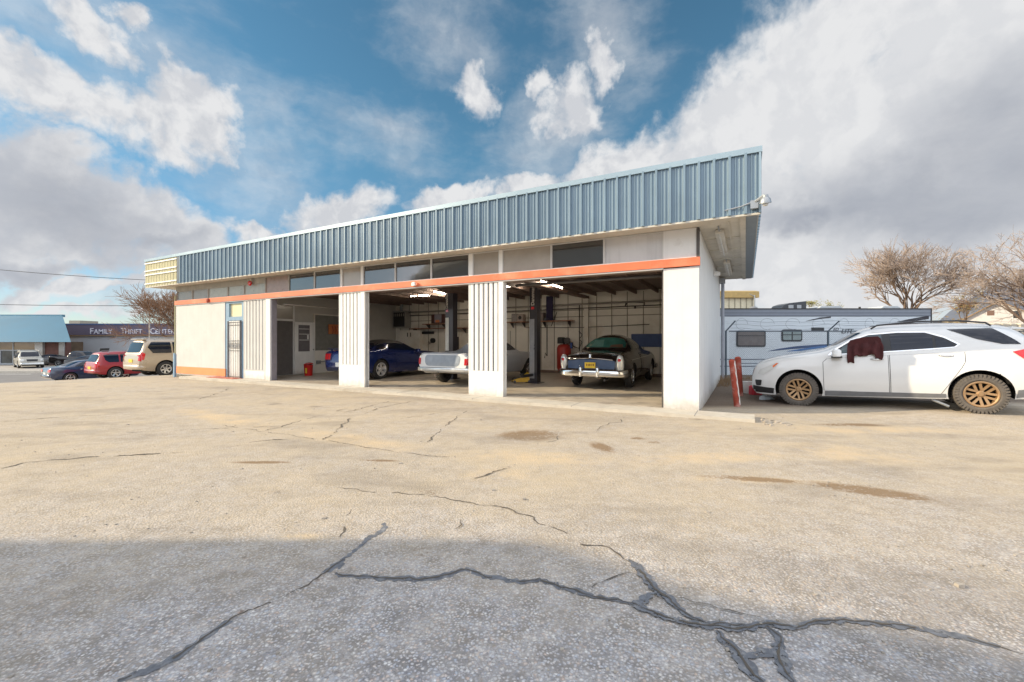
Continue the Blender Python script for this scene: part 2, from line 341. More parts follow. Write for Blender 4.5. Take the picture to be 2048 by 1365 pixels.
# ================================================================== the ground
def ground_mat():
    m_ = bpy.data.materials.new('dusty_asphalt'); m_.use_nodes = True; t = m_.node_tree; t.nodes.clear(); q = NT(t)
    o = q.n('ShaderNodeOutputMaterial'); b = q.n('ShaderNodeBsdfPrincipled'); t.links.new(b.outputs[0], o.inputs[0])
    pos = q.n('ShaderNodeNewGeometry').outputs['Position']
    sep = q.n('ShaderNodeSeparateXYZ'); t.links.new(pos, sep.inputs[0]); X, Y = sep.outputs[0], sep.outputs[1]
    flat = q.mapping(pos, scale=(1, 1, .2))
    wob = q.vm('ADD', flat, q.vm('MULTIPLY', q.vm('SUBTRACT', q.noise(flat, 30, 2, out=1), (.5, .5, .5)), (.02, .02, .02)))
    vd = q.vor(wob, 66); vc = q.vor(wob, 66, out='Color')
    vd2 = q.vor(wob, 130); vc2 = q.vor(wob, 130, out='Color')
    s1 = q.n('ShaderNodeSeparateColor'); t.links.new(vc, s1.inputs[0]); s2 = q.n('ShaderNodeSeparateColor'); t.links.new(vc2, s2.inputs[0])
    stops = [(0, (.22, .22, .25)), (.2, (.43, .42, .44)), (.42, (.55, .54, .55)), (.6, (.40, .44, .52)), (.74, (.64, .61, .60)), (.84, (.53, .42, .37)), (.94, (.66, .65, .64)), (1, (.72, .71, .71))]
    stone = q.ramp(s1.outputs[0], stops); stone2 = q.ramp(s2.outputs[1], stops)
    c = q.mix(q.m('GREATER_THAN', s1.outputs[2], .52), stone, stone2)
    gap = q.rng(vd, .26, .55, 0, 1)                               # bitumen between the stones
    c = q.mix(q.m('MULTIPLY', gap, q.rng(q.noise(flat, 6, 4, .6), .35, .65, .35, .95)), c, (.15, .148, .155))
    c = q.mix(q.rng(q.noise(flat, 2.6, 6, .7), .50, .66, 0, .38), c, (.23, .225, .23))
    c = q.mix(q.rng(q.noise(flat, 17, 4, .6), .58, .68, 0, .35), c, (.24, .20, .17))
    # fine dust everywhere; extra tan farther off also puts sun warmth into the colour
    big = q.noise(flat, .33, 5, .6); med = q.noise(flat, 1.9, 6, .65); fine = q.noise(flat, 26, 5, .65)
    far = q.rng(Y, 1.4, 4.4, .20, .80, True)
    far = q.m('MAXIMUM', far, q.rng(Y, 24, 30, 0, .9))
    dust = q.m('ADD', far, q.m('MULTIPLY', q.m('SUBTRACT', big, .5), .9)); dust = q.m('ADD', dust, q.m('MULTIPLY', q.m('SUBTRACT', med, .5), .55))
    dust = q.m('ADD', dust, q.m('MULTIPLY', q.m('SUBTRACT', fine, .5), .5), clamp=True); dust = q.m('MULTIPLY', dust, .86)
    c = q.mix(dust, c, q.mix(q.rng(med, .3, .7), (.42, .34, .228), (.50, .405, .275)))
    # loose yellow sand along the low lines of the lot, and by the parked car
    def ell(px, py, rx, ry, rot=0):
        gx, gy, _ = gp(px, py)
        v = q.mapping(flat, (gx, gy, 0), (0, 0, R(rot)), (rx, ry, 1), 'TEXTURE')
        return q.rng(q.vm('LENGTH', q.mapping(v, scale=(1, 1, 0))), 1, .1, 0, 1, True)
    def line(a, b_, wd):
        ax, ay, _ = gp(*a); bx, by, _ = gp(*b_); L = math.hypot(bx-ax, by-ay); rot = math.degrees(math.atan2(by-ay, bx-ax))
        v = q.mapping(flat, ((ax+bx)/2, (ay+by)/2, 0), (0, 0, R(rot)), (L/2, wd, 1), 'TEXTURE')
        return q.rng(q.vm('LENGTH', q.mapping(v, scale=(1, 1, 0))), 1, .15, 0, 1, True)
    def mx(l):
        r = l[0]
        for x in l[1:]: r = q.m('MAXIMUM', r, x)
        return r
    sand = mx([line((330, 810), (600, 870), .45), line((560, 855), (900, 915), .4), line((850, 905), (1300, 925), .45), line((1180, 925), (1660, 905), .35),
               ell(1000, 950, .55, .35), ell(1680, 905, 1.2, .7, -20), ell(1750, 860, 2.2, .5, 0), ell(1500, 960, 1.1, .16, -6), ell(600, 1075, .25, .08)])
    sand = q.m('MULTIPLY', sand, q.rng(q.m('ADD', med, q.m('MULTIPLY', q.m('SUBTRACT', fine, .5), .35)), .33, .62, .05, .85))
    c = q.mix(sand, c, (.56, .43, .27))
    wet = mx([line((1560, 958), (1960, 1012), .22), line((1360, 950), (1660, 968), .12), ell(1060, 870, .75, .55, 10), ell(1205, 895, .2, .45, 10), ell(1275, 876, .16, .12), ell(525, 925, .5, .08, 0), ell(760, 922, .3, .06),
              ell(1700, 850, .9, .2), ell(1310, 885, .14, .1), ell(760, 1140, .01, .01)])
    wet = q.m('MULTIPLY', q.rng(wet, .05, .6), q.rng(q.m('ADD', q.m('MULTIPLY', wet, .25), q.m('ADD', med, q.m('MULTIPLY', q.m('SUBTRACT', fine, .5), 1.1))), .46, .64, .0, .85))
    c = q.mix(wet, c, (.21, .135, .07))
    leaf = mx([ell(840, 1105, .22, .12), ell(620, 1160, .3, .1, 30), ell(490, 1225, .08, .03), ell(230, 1345, .22, .06, 25), ell(910, 1238, .05, .04), ell(285, 1258, .04, .03), ell(870, 985, .35, .16)])
    leaf = q.m('MULTIPLY', leaf, q.rng(fine, .54, .66, 0, .8)); c = q.mix(leaf, c, (.13, .075, .05))
    dirt = q.m('MULTIPLY', q.rng(Y, 8.9, 9.6, 0, 1, True), q.rng(X, 3.4, 4.2, 0, 1, True))       # bare soil beside the workshop
    dirt = q.m('MULTIPLY', dirt, q.rng(Y, 60, 30, 0, 1))
    c = q.mix(q.m('MULTIPLY', dirt, .85), c, q.mix(q.rng(fine, .35, .65), (.075, .052, .038), (.15, .108, .078)))
    patchy = q.noise(q.mapping(flat, (4, 2, 0), (0, 0, .5), (.5, 1.2, 1)), .9, 7, .62)
    c = q.mix(q.rng(patchy, .52, .66, 0, .42), c, (.20, .17, .135))
    oil = q.vor(q.vm('ADD', flat, q.vm('MULTIPLY', q.vm('SUBTRACT', q.noise(flat, 4, 3, out=1), (.5, .5, .5)), (.25, .25, 0))), .8)
    c = q.mix(q.m('MULTIPLY', q.rng(oil, .05, .14, .55, 0), q.rng(big, .45, .6)), c, (.10, .085, .07))
    grit = q.rng(q.noise(flat, 90, 2, .5), .66, .74, 0, .7); c = q.mix(q.m('MULTIPLY', grit, .6), c, (.12, .10, .085))
    q.put(b.inputs['Base Color'], c); b.inputs['Roughness'].default_value = .88; b.inputs['Specular IOR Level'].default_value = .25
    h = q.m('ADD', q.m('MULTIPLY', q.m('SUBTRACT', 1, vd), .8), q.m('MULTIPLY', fine, .6)); h = q.m('ADD', h, q.m('MULTIPLY', q.m('SUBTRACT', 1, vd2), .25))
    h = q.m('MULTIPLY', h, q.rng(dust, 0, 1, 1, .8))
    q.put(b.inputs['Normal'], q.bump(h, q.rng(med, .3, .7, .35, .85), .010))
    return m_
def axis(lo, hi, near0, near1, step, grow):
    a = [near0]
    while a[-1] < near1: a.append(a[-1]+step)
    st = step
    while a[-1] < hi: st *= grow; a.append(a[-1]+st)
    st = step
    while a[0] > lo: st *= grow; a.insert(0, a[0]-st)
    return a
xs = axis(-2500, 3500, -36, 30, .55, 1.22); ys = axis(-900, 5000, -3, 60, .45, 1.2)
rng = np.random.default_rng(3)
g = MB(); nx = len(xs)
for y in ys:
    for x in xs: g.v.append((x, y, gz(x, y)+(rng.normal()*.004 if 0 < y < 12 and abs(x) < 15 else 0)))
for j in range(len(ys)-1):
    for i in range(nx-1): a = j*nx+i; g.f.append([a, a+1, a+nx+1, a+nx]); g.mi.append(0)
tag(g.build('ground', ground_mat(), smooth=True, fix=False), kind='structure')

from mathutils import noise as mnoise
def drape(pts, wd, lift=.006, jit=.3, seed=1, sub=.06, wig=1.0, gaps=0):
    """a flat, ragged ribbon laid over the ground along a line of points"""
    r_ = random.Random(seed); P_ = [Vector((p[0], p[1])) for p in pts]; out = []; L = 0
    for a, b_ in zip(P_[:-1], P_[1:]):
        n = max(1, int((b_-a).length/sub))
        for i in range(n): out.append(a.lerp(b_, i/n))
    out.append(P_[-1]); vs = []; fs = []; off = 0; w1 = w2 = wd*.5
    for i, p in enumerate(out):
        d = (out[min(i+1, len(out)-1)]-out[max(i-1, 0)]).normalized(); nn = Vector((-d.y, d.x))
        q_ = mnoise.noise(Vector((p.x*5+seed, p.y*5, 0)))*.030+mnoise.noise(Vector((p.x*19, p.y*19, seed)))*.012+mnoise.noise(Vector((p.x*60, p.y*60, seed)))*.004
        e = min(1, (i+1.6)/4, (len(out)-i+.6)/4); sw = .5*(1+.9*mnoise.noise(Vector((p.x*3, p.y*3, 7+seed))))
        w1 = wd*(sw+jit*r_.uniform(-.5, .5))*e; w2 = wd*(sw+jit*r_.uniform(-.5, .5))*e
        for v_ in (p+nn*(q_*wig+max(w1, .001)), p+nn*(q_*wig-max(w2, .001))): vs.append((v_.x, v_.y, gz(v_.x, v_.y)+lift))
    for i in range(len(out)-1):
        if gaps and mnoise.noise(Vector((i*.11, seed*3.1, 0))) > gaps: continue
        fs.append((2*i, 2*i+1, 2*i+3, 2*i+2))
    return vs, fs
tar_m = mat('crack_sealant_tar', (.135, .142, .158), .8, var=.35, scale=22, bump=.3, bscale=60, stain=(.30, .29, .28), stscale=16)
def ragged(m_, thr, sc_):
    """worn through in places: the ground shows where the noise falls low"""
    t = m_.node_tree; q = NT(t); b = next(n for n in t.nodes if n.type == 'BSDF_PRINCIPLED')
    pos = q.n('ShaderNodeTexCoord').outputs['Object']; q.put(b.inputs['Alpha'], q.rng(q.noise(pos, sc_, 5, .7), thr-.02, thr+.02))
ragged(tar_m, .40, 34)
crk_m = mat('open_crack', (.10, .085, .068), .95)
SEAL = [([(235, 1364), (330, 1325), (400, 1280), (470, 1235), (540, 1205), (600, 1178), (660, 1145), (690, 1120)], .030),
        ([(676, 1140), (700, 1105), (730, 1085), (765, 1062), (768, 1045)], .028),
        ([(668, 1148), (690, 1154), (760, 1158), (840, 1158), (890, 1152), (930, 1144), (985, 1155), (1040, 1162), (1080, 1155), (1130, 1178), (1190, 1192), (1270, 1212), (1330, 1236), (1420, 1250), (1500, 1250)], .030),
        ([(1420, 1250), (1470, 1255), (1540, 1250), (1590, 1256), (1630, 1240), (1700, 1243), (1790, 1252), (1880, 1268), (1960, 1284), (2047, 1312)], .030),
        ([(1255, 1120), (1290, 1152), (1310, 1180), (1345, 1200), (1370, 1225), (1420, 1248)], .028),
        ([(1262, 1212), (1290, 1195), (1312, 1185)], .035),
        ([(1440, 1262), (1460, 1290), (1480, 1320), (1500, 1345), (1530, 1364)], .038),
        ([(1530, 1256), (1555, 1275), (1562, 1300), (1570, 1330), (1585, 1364)], .040),
        ([(1490, 1310), (1530, 1312), (1560, 1305)], .05)]
sm = MB(); cm = MB()
for i, (pl, wd) in enumerate(SEAL):
    pts = [gp(*p)[:2] for p in pl]
    if i in (0, 2, 3, 4, 6, 7): cm.add(*drape(pts, .009, .0065, .9, i, .02, 1.25, .3))
    sm.add(*drape(pts, wd*1.5, .0035, .55, i, .022))
THIN = [([(0, 937), (60, 925), (190, 914), (300, 909)], .03), ([(0, 843), (100, 836), (220, 829)], .022), ([(320, 806), (400, 798), (440, 786), (456, 777)], .025), ([(230, 912), (430, 902), (500, 885), (575, 879)], .022),
        ([(530, 862), (650, 828), (700, 815)], .018), ([(650, 880), (700, 838), (760, 815), (830, 802)], .02), ([(690, 825), (790, 800)], .018), ([(855, 885), (880, 862), (920, 830), (935, 822)], .02), ([(800, 838), (870, 828), (935, 818)], .015),
        ([(1190, 862), (1220, 845), (1243, 845), (1245, 835)], .015), ([(950, 958), (980, 945), (1020, 935)], .018), ([(705, 1020), (690, 1060), (684, 1075)], .014), ([(910, 1060), (925, 1040)], .012), ([(935, 1060), (950, 1040)], .012),
        ([(860, 990), (960, 1010), (1030, 1022), (1090, 1050), (1140, 1080), (1210, 1100), (1255, 1125)], .013), ([(540, 985), (650, 975), (760, 985), (860, 990)], .012), ([(1190, 1180), (1215, 1160), (1262, 1145)], .008),
        ([(1350, 1195), (1420, 1205), (1480, 1225), (1520, 1240)], .008), ([(250, 865), (500, 855), (560, 852)], .014), ([(445, 850), (520, 862), (640, 880), (800, 905), (900, 915)], .012), ([(1090, 885), (1118, 880), (1116, 872)], .015), ([(1200, 905), (1240, 915)], .015)]
for i, (pl, wd) in enumerate(THIN): cm.add(*drape([gp(*p)[:2] for p in pl], wd*.8, .005, .9, 70+i, .04, 2.2, .28))
tag(sm.build('crack_sealant', tar_m, fix=False), kind='structure'); tag(cm.build('pavement_cracks', crk_m, fix=False), kind='structure')

# the street and the far car park, lower down on the left
street_m = mat('street_asphalt', (.15, .145, .145), .85, var=.12, scale=1, bump=.2); pave_m = mat('pale_car_park', (.30, .28, .255), .85, var=.1, scale=.5)
line_m = mat('road_paint', (.70, .69, .65), .6)
s_ = MB()
def sheet(x0, x1, y0, y1, up, n=40, mm=8):
    mb = MB()
    for j in range(mm+1):
        for i in range(n+1): x = x0+(x1-x0)*i/n; y = y0+(y1-y0)*j/mm; mb.v.append((x, y, gz(x, y)+up))
    for j in range(mm):
        for i in range(n): a = j*(n+1)+i; mb.f.append([a, a+1, a+n+2, a+n+1]); mb.mi.append(0)
    return mb
tag(sheet(-190, -12, 31, 43, .03).build('street', street_m, fix=False), kind='structure')
m_ = MB(); m_.box(-190, -12, 43, 43.25, -3, -1.62); tag(m_.build('kerb', conc), kind='structure')
m_ = MB(); m_.box(-190, -12, 43.25, 45, -3, -1.63); tag(m_.build('pavement', pave_m), kind='structure')
m_ = MB(); m_.box(-190, -12, 45, 75, -3, -1.70); tag(m_.build('car_park', pave_m), kind='structure')
tag(sheet(-54, -46, 41.4, 41.65, .04, 4, 1).build('road_marking', line_m, fix=False), kind='structure')
# dry grass field and mountains at the right
field_m = mat('dry_grass_field', (.50, .34, .12), .95, var=.18, scale=.12)
mb = MB(); NN = 30
for j in range(NN+1):
    for i in range(NN+1):
        x = 40+260*i/NN; y = 68+330*j/NN; mb.v.append((x, y, gz(x, y)+.05+.2*sin(x*.3)*sin(y*.2)))
for j in range(NN):
    for i in range(NN): a = j*(NN+1)+i; mb.f.append([a, a+1, a+NN+2, a+NN+1]); mb.mi.append(0)
tag(mb.build('field', field_m, fix=False), kind='structure')
mtn_m = mat('hazed_scrub_mountain', (.105, .118, .15), .95, var=.25, scale=.006)  # distance haze is put into the blue-grey scrub colour
mb = MB(); r_ = random.Random(5); Y0 = 2600
prof = [(1790, 672), (1850, 652), (1880, 640), (1900, 622), (1935, 600), (1975, 578), (2010, 570), (2060, 556), (2140, 540), (2240, 552), (2400, 600), (2600, 660)]
cols = 90; rows = 14
from mathutils import noise as mnoise
for j in range(rows+1):
    for i in range(cols+1):
        px = 1790+(2600-1790)*i/cols; py = interp(px, prof); yy = Y0-1500*(1-j/rows); top = (682-py)/F*Y0+1.35
        x = (px-1024)/F*Y0*(.72+.28*j/rows)*1.0 if False else (px-1024)/F*Y0
        nz = mnoise.fractal(Vector((x*.004, yy*.004, 0)), 1, 2, 6)
        z = 4+(top-4)*(j/rows)**1.5*(1+.0*nz)+nz*38*sin(pi*min(1, j/rows*1.0))*(j/rows)
        mb.v.append((x, yy, z))
for j in range(rows):
    for i in range(cols): a = j*(cols+1)+i; mb.f.append([a, a+1, a+cols+2, a+cols+1]); mb.mi.append(0)
tag(mb.build('mountain', mtn_m, smooth=True, fix=False), kind='structure')

# ================================================================== the workshop
shop = thing('workshop_building', 'long low white car workshop with blue ribbed metal fascia, orange band and three open bays', 'building', (CX, CY, 0), TH)
ZB0, ZB1, ZS, ZF0, ZF1, ZT = 2.80, 2.98, 3.56, 3.565, 4.60, 4.70
XL = -19.77; DEP = 8.0; OVF = .53; OVR = 1.02
def part(name, mb, m_, parent=None, **kw): return mb.build(name, m_, parent or shop, **kw)
a = MB(); a.box(-18.2, .94, -.6, 0, -.5, 0); a.box(XL+.05, -.02, 0, DEP, -.5, -.004)
part('floor_slab', a, conc)
a = MB(); a.box(-15.2, -.2, .012, 7.8, -.003, .004); part('workshop_floor', a, floor_m)
for x in (-.02, -2.4, -4.86, -7.2, -9.56, -11.8, -14.2): a = MB(); a.box(x-.006, x+.006, -.601, 0, -.02, .0015); part('slab_joint', a, grey_gap)
# right corner pillar and side wall
a = MB(); a.box(-.66, 0, 0, .3, 0, ZB0); a.box(-.66, -.035, 0, .3, ZB1, ZS); part('corner_pillar', a, white_wall)
a = MB(); a.box(-.2, -.002, .3, DEP, -.3, ZS); part('side_wall', a, white_wall)
a = MB(); a.box(-15.2, -.2, 7.8, DEP, -.3, ZS); part('rear_wall', a, inner_wall)
a = MB(); a.box(-.045, .012, -.02, .02, ZB1+.0, ZS-.02); part('corner_strip', a, dark_pipe)
# ribbed pillars between the bays
def ribbed(x0, x1, n, zk, m_, jamb, nm='ribbed_pillar'):
    a = MB(); a.box(x0, x1, .03, .16, 0, ZB0)
    w_ = (x1-jamb-x0-.04)/n
    a.box(x0, x1-jamb, 0, .032, 0, zk); a.box(x0, x0+.03, .0, .032, zk, ZB0)
    for i in range(n):
        xa = x0+.02+i*w_; a.prism([(xa+.012, .031), (xa+.03, .0), (xa+w_-.035, .0), (xa+w_-.02, .031)], zk+.003, ZB0, 'Z')
    p_ = part(nm, a, m_)
    a = MB(); a.box(x0+.01, x1-jamb-.01, .028, .0305, zk, ZB0); a.build('groove_shadow_gap', grey_gap, p_)
    a = MB(); a.box(x1-jamb, x1, -.02, .13, 0, ZB0); a.build('door_jamb', white_trim, p_)
    a = MB(); a.box(x0+.12, x1-jamb-.08, -.006, .0, .03, zk-.05); a.build('kick_panel', white_trim, p_)
    return p_
ribbed(-5.37, -4.36, 6, .61, white_trim, .13); ribbed(-10.11, -9.01, 6, .64, white_trim, .16)
ribbed(-15.06, -13.49, 7, .34, cream_wall, .24)
a = MB(); a.box(-13.49, -13.44, .03, .2, 0, ZB0); part('bay_side_post', a, mat('shaded_mauve_post', (.20, .18, .20), .6))  # dark post colour stands for the shade beside the jamb
a = MB(); a.box(-.69, -.66, .02, .16, 0, ZB0); a.box(-.70, -.69, .05, .12, 0, 2.2); part('door_track', a, dark_pipe)
# front wall at the left
a = MB(); a.box(XL, -16.23, 0, .2, -.4, .04); a.box(XL, -16.23, 0, .2, .32, ZB0); part('office_wall', a, cream_wall)
a = MB(); a.box(XL+.05, -16.20, -.012, .2, .04, .32); part('base_band', a, orange_lo)
a = MB(); a.box(XL, XL+.2, .2, DEP, -.5, ZS); part('left_side_wall', a, cream_wall)
a = MB(); a.box(XL, -15.2, 7.8, DEP-.01, -.3, ZS); part('office_rear_wall', a, cream_wall)
a = MB(); a.box(XL-.12, XL-.02, -.05, .05, -.3, .85); part('blue_corner_guard', a, blue_frame)
a = MB(); a.tube([(XL-.05, .0, .8), (XL-.05, 0, 3.2)], .035, 8); part('conduit', a, mat('yellowed_pipe', (.45, .42, .25), .6))
# orange band
a = MB(); a.box(XL, .02, -.05, .04, ZB0+.02, ZB1); part('orange_band', a, orange_p)
a = MB(); a.box(XL, -.66, -.03, .06, ZB0-.012, ZB0+.018); part('band_edge_strip', a, cream_wall)
a = MB(); a.box(-15.2, -.2, .06, .2, ZB0-.02, ZS); part('header_wall', a, ceil_m)
# entrance door with its gate
dr = MB(); dr.box(-15.98, -15.22, -.005, .05, .02, 2.08); d_ = part('entrance_door', dr, white_trim, bevel=.006)
a = MB(); a.lathe([(.0, 0), (.03, 0), (.03, .05), (0, .05)], 10, 'Y'); kn = a.build('handle', chrome, d_); kn.location = (-15.9, -.02, 1.02)
a = MB()
for x0, x1, z0, z1 in ((-16.23, -16.0, 0, ZB0), (-15.2, -15.06, 0, ZB0), (-16.0, -15.2, 2.10, 2.24), (-16.0, -15.2, 2.72, ZB0)): a.box(x0, x1, .02, .14, z0, z1)
part('door_frame', a, blue_frame)
a = MB(); a.box(-16.0, -15.2, .08, .1, 2.24, 2.72); part('door_transom_window', a, glass_cream)
a = MB()
for i in range(7): x = -15.93+i*.11; a.tube([(x, -.04, .03), (x, -.04, 2.06)], .006, 6)
for z in (.06, 1.0, 1.1, 1.28, 1.36, 1.93, 2.04): a.tube([(-15.99, -.02, z), (-15.21, -.02, z)], .010, 6)
for x in (-15.99, -15.21): a.box(x-.018, x+.018, -.04, 0, .02, 2.08)
for i in range(8):
    x = -15.905+i*.088
    for z in (1.18,): a.tube([(x+.025*cos(t_), -.02, z+.06*sin(t_)) for t_ in [j*pi/4 for j in range(9)]], .005, 5)
part('security_gate', a, mat('grey_gate_bars', (.10, .10, .11), .5))
a = MB(); a.box(-16.8, -15.1, -.35, 0, .003, .02); part('red_painted_step', a, mat('worn_red_paint', (.42, .12, .08), .8, var=.3, stain=(.5, .44, .36), stscale=3))
# windows over the band
wins = [(-.66, -1.88, 'w'), (-1.88, -3.11, 'd'), (-3.11, -4.39, 'w2'), (-4.48, -5.25, 'b'), (-5.36, -6.57, 'd'), (-6.57, -7.84, 'd'), (-7.84, -9.09, 'd'), (-9.17, -9.98, 'b'), (-10.04, -11.25, 'd'), (-11.25, -12.52, 'd'),
        (-12.52, -13.79, 'b2'), (-13.79, -15.03, 'g'), (-15.03, -16.06, 'g'), (-16.06, -17.38, 'g'), (-17.38, -18.53, 'b3'), (-18.53, -19.7, 'b3')]
gm = {'d': glass_dark, 'w': glass_white, 'w2': glass_beige, 'b': glass_beige, 'b2': mat('brownish_window_panel', (.30, .22, .19), .3), 'g': mat('grey_green_window_panel', (.36, .37, .33), .3, spec=.5), 'b3': mat('grey_window_panel', (.26, .25, .23), .3)}
for x1, x0, kk in wins:
    top = ZS if x0 > -13.8 else 3.38; f_ = MB(); t_ = .022
    f_.box(x0, x0+t_, .0, .05, ZB1, top); f_.box(x1-t_, x1, .0, .05, ZB1, top); f_.box(x0+t_, x1-t_, .0, .05, ZB1, ZB1+.03); f_.box(x0+t_, x1-t_, .0, .05, top-.025, top)
    fr = part('transom_window', f_, old_beige if x0 < -12 else cream_wall)
    p_ = MB(); tilt = random.uniform(-.004, .004)
    p_.add([(x0+t_, .028, ZB1+.03), (x1-t_, .028+tilt, ZB1+.03), (x1-t_, .03, top-.025), (x0+t_, .03-tilt, top-.025)], [(0, 1, 2, 3)]); p_.build('pane', gm[kk], fr)
for x0, x1 in ((-4.48, -4.39), (-5.36, -5.25), (-9.17, -9.09), (-10.04, -9.98)): a = MB(); a.box(x0, x1, -.005, .06, ZB1, ZS); part('window_post', a, white_trim)
a = MB(); a.box(XL, -13.8, -.002, .12, 3.38, ZS); a.box(XL, -13.8, .05, .1, ZB1, 3.38); part('upper_board', a, old_beige)
# eaves, fascia and roof
a = MB(); a.box(-21.0, OVR-.02, -OVF+.01, 0, ZS+.005, ZS+.03); a.box(0, OVR-.02, 0, 8.28, ZS+.005, ZS+.03); a.box(-21.0, XL, 0, 8.28, ZS+.005, ZS+.03); a.box(XL, 0, DEP, 8.28, ZS+.005, ZS+.03)
part('soffit', a, soffit_m)
a = MB()
for y in (1.2, 2.5, 3.8, 5.1, 6.4, 7.7): a.box(.0, .72, y-.012, y+.012, ZS-.008, ZS+.006)
a.box(.70, .80, -.5, 8.25, ZS-.03, ZS+.004); a.box(.50, .53, -.2, 8.2, ZS-.015, ZS+.004)
part('soffit_batten', a, soffit_m)
a = MB(); a.box(.80, OVR-.035, -.42, 8.25, ZS-.012, ZS+.004); part('eave_flashing', a, mat('grey_blue_flashing', (.20, .24, .28), .5))
def rib_sheet(x0, x1, z0, z1, y, pitch=.25, hgt=.048, sgn=-1, along='x'):
    """a ribbed steel sheet: one high rib and two low ones to each pitch"""
    unit = [(0, 0), (.022, 1), (.058, 1), (.064, 0), (.118, 0), (.126, .32), (.138, .32), (.146, 0), (.184, 0), (.192, .32), (.204, .32), (.212, 0)]
    pts = []; x = x0
    while x < x1-1e-4:
        for u, h in unit:
            if x+u < x1: pts.append((x+u, y+sgn*h*hgt))
        x += pitch
    pts.append((x1, y)); mb = MB(); n = len(pts)
    for z in (z0, z1):
        for (p, q_) in pts: mb.v.append((p, q_, z) if along == 'x' else (q_, p, z))
    for i in range(n-1): mb.f.append([i, i+1, n+i+1, n+i]); mb.mi.append(0)
    return mb
part('front_fascia', rib_sheet(-18.24, OVR-.01, ZF0, ZF1+.02, -OVF), blue_steel, fix=False)
part('side_fascia', rib_sheet(-OVF+.0, 8.3, ZF0, ZF1+.02, OVR-.03, sgn=1, along='y'), blue_steel, fix=False)
a = MB(); a.box(-21.0, OVR-.05, -OVF+.01, 8.27, ZF1-.06, ZF1-.02); part('roof', a, mat('roof_sheet', (.45, .45, .45), .7))
a = MB(); a.box(-21.02, OVR+.03, -OVF-.045, -OVF+.02, ZF1, ZT); a.box(OVR-.03, OVR+.03, -OVF+.02, 8.33, ZF1, ZT); a.box(-21.02, OVR-.03, 8.27, 8.33, ZF1, ZT); part('fascia_cap', a, blue_trim)
a = MB(); a.box(-21.0, OVR+.0, -OVF-.012, -OVF+.04, ZF0-.03, ZF0+.002); part('fascia_bottom_trim', a, soffit_m)
a = MB(); a.box(OVR-.02, OVR+.012, -OVF-.04, -OVF+.04, ZF0+.0, ZF1); part('corner_trim', a, blue_trim)
a = MB(); a.box(-21.0, -18.5, 8.2, 8.27, ZF0, ZF1); a.box(-21.0, OVR-.05, 8.2, 8.27, ZF0, ZF1-.06); part('rear_fascia', a, blue_trim)
# weathered ends of the fascia at the left, with pale battens
plyw = mat('bleached_ribbed_board', (.50, .47, .30), .8, var=.15, scale=5, streak=.35)
part('old_sign_panel', rib_sheet(-21.0, -18.42, ZF0, ZF1+.0, -OVF-.01, pitch=.22, hgt=.012), plyw, fix=False)
a = MB()
for z in (ZF0+.10, ZF0+.46, ZF0+.62, ZF0+.93): a.box(-21.0, -18.45, -OVF-.045, -OVF-.012, z, z+.045)
part('batten', a, white_trim)
a = MB(); a.box(-18.44, -18.24, -OVF-.03, -OVF+.03, ZF0, ZF1); part('panel_end_return', a, mat('deep_blue_trim', (.03, .06, .10), .5))
part('left_fascia_end', rib_sheet(-OVF, 8.2, ZF0, ZF1, -21.0, sgn=-1, along='y'), plyw, fix=False)
# small things fixed on the eaves
l_ = MB(); l_.box(OVR-.15, OVR-.03, -OVF-.1, -OVF-.03, ZF0+.06, ZF0+.2); l_.tube([(OVR-.1, -OVF-.06, ZF0+.16), (OVR+.06, -OVF-.16, ZF0+.24)], .03, 8); l_.tube([(OVR-.55, -OVF-.035, ZF0+.1), (OVR-.3, -OVF-.05, ZF0+.13), (OVR-.12, -OVF-.06, ZF0+.18)], .012, 6)
lp = thing('security_floodlight', 'dome security light on the right corner of the blue fascia', 'light', (CX, CY, 0), TH)
l_.build('bracket', galv, lp)
a = MB(); a.M = Matrix.Translation((OVR+.07, -OVF-.17, ZF0+.10)) @ Matrix.Rotation(.2, 4, 'X'); a.lathe([(.0, .14), (.04, .14), (.045, .10), (.075, .075), (.088, .02), (.09, 0)], 16); a.build('lamp_housing', galv, lp, smooth=40)
a = MB(); a.M = Matrix.Translation((OVR+.07, -OVF-.17, ZF0+.07)) @ Matrix.Rotation(.2, 4, 'X'); a.lathe([(.0, -.02), (.03, -.015), (.045, .01), (.045, .03)], 12); a.build('lens', clear_lamp, lp, smooth=True)
for i, y in enumerate((.35, 4.1)):
    t_ = thing('fluorescent_fixture', ('nearer', 'farther')[i]+' white strip light under the eave beside the side wall', 'light', (CX, CY, 0), TH, 'strip lights under the side eave')
    a = MB(); a.box(.26, .42, y, y+2.4, ZS-.085, ZS-.002); a.build('housing', mat('aged_white_enamel', (.60, .57, .50), .45, stain=(.35, .22, .12), stscale=2), t_, bevel=.01)
    a = MB(); a.tube([(.34, y+.05, ZS-.105), (.34, y+2.35, ZS-.105)], .018, 8); a.build('tube', mat('dead_tube', (.6, .6, .57), .3), t_)
    a = MB(); a.tube([(.34, y-.04, ZS-.05), (.34, y-.3, ZS-.01)], .012, 6); a.build('cable', galv, t_)
t_ = thing('camera_dome', 'small white round camera high on the white side wall under the eave', 'camera', (CX+.0, CY, 0), TH)
a = MB(); a.M = Matrix.Translation((.02, 4.4, 3.25)); a.lathe([(0, 0), (.08, 0), (.08, .06), (.05, .15), (0, .15)], 14, 'X'); a.build('dome', white_trim, t_, smooth=40)
a = MB(); a.M = Matrix.Translation((.06, 7.5, 3.42)); a.box(-.05, .12, -.15, .15, -.08, .08); tag(a.build('junction_box', galv, None), 'small grey box at the far end of the side eave', 'box'); o_ = bpy.data.objects['junction_box']; o_.location = (CX, CY, 0); o_.rotation_euler[2] = TH
t_ = thing('alarm_bell', 'small red alarm bell under the blue fascia near the entrance', 'alarm', (CX, CY, 0), TH)
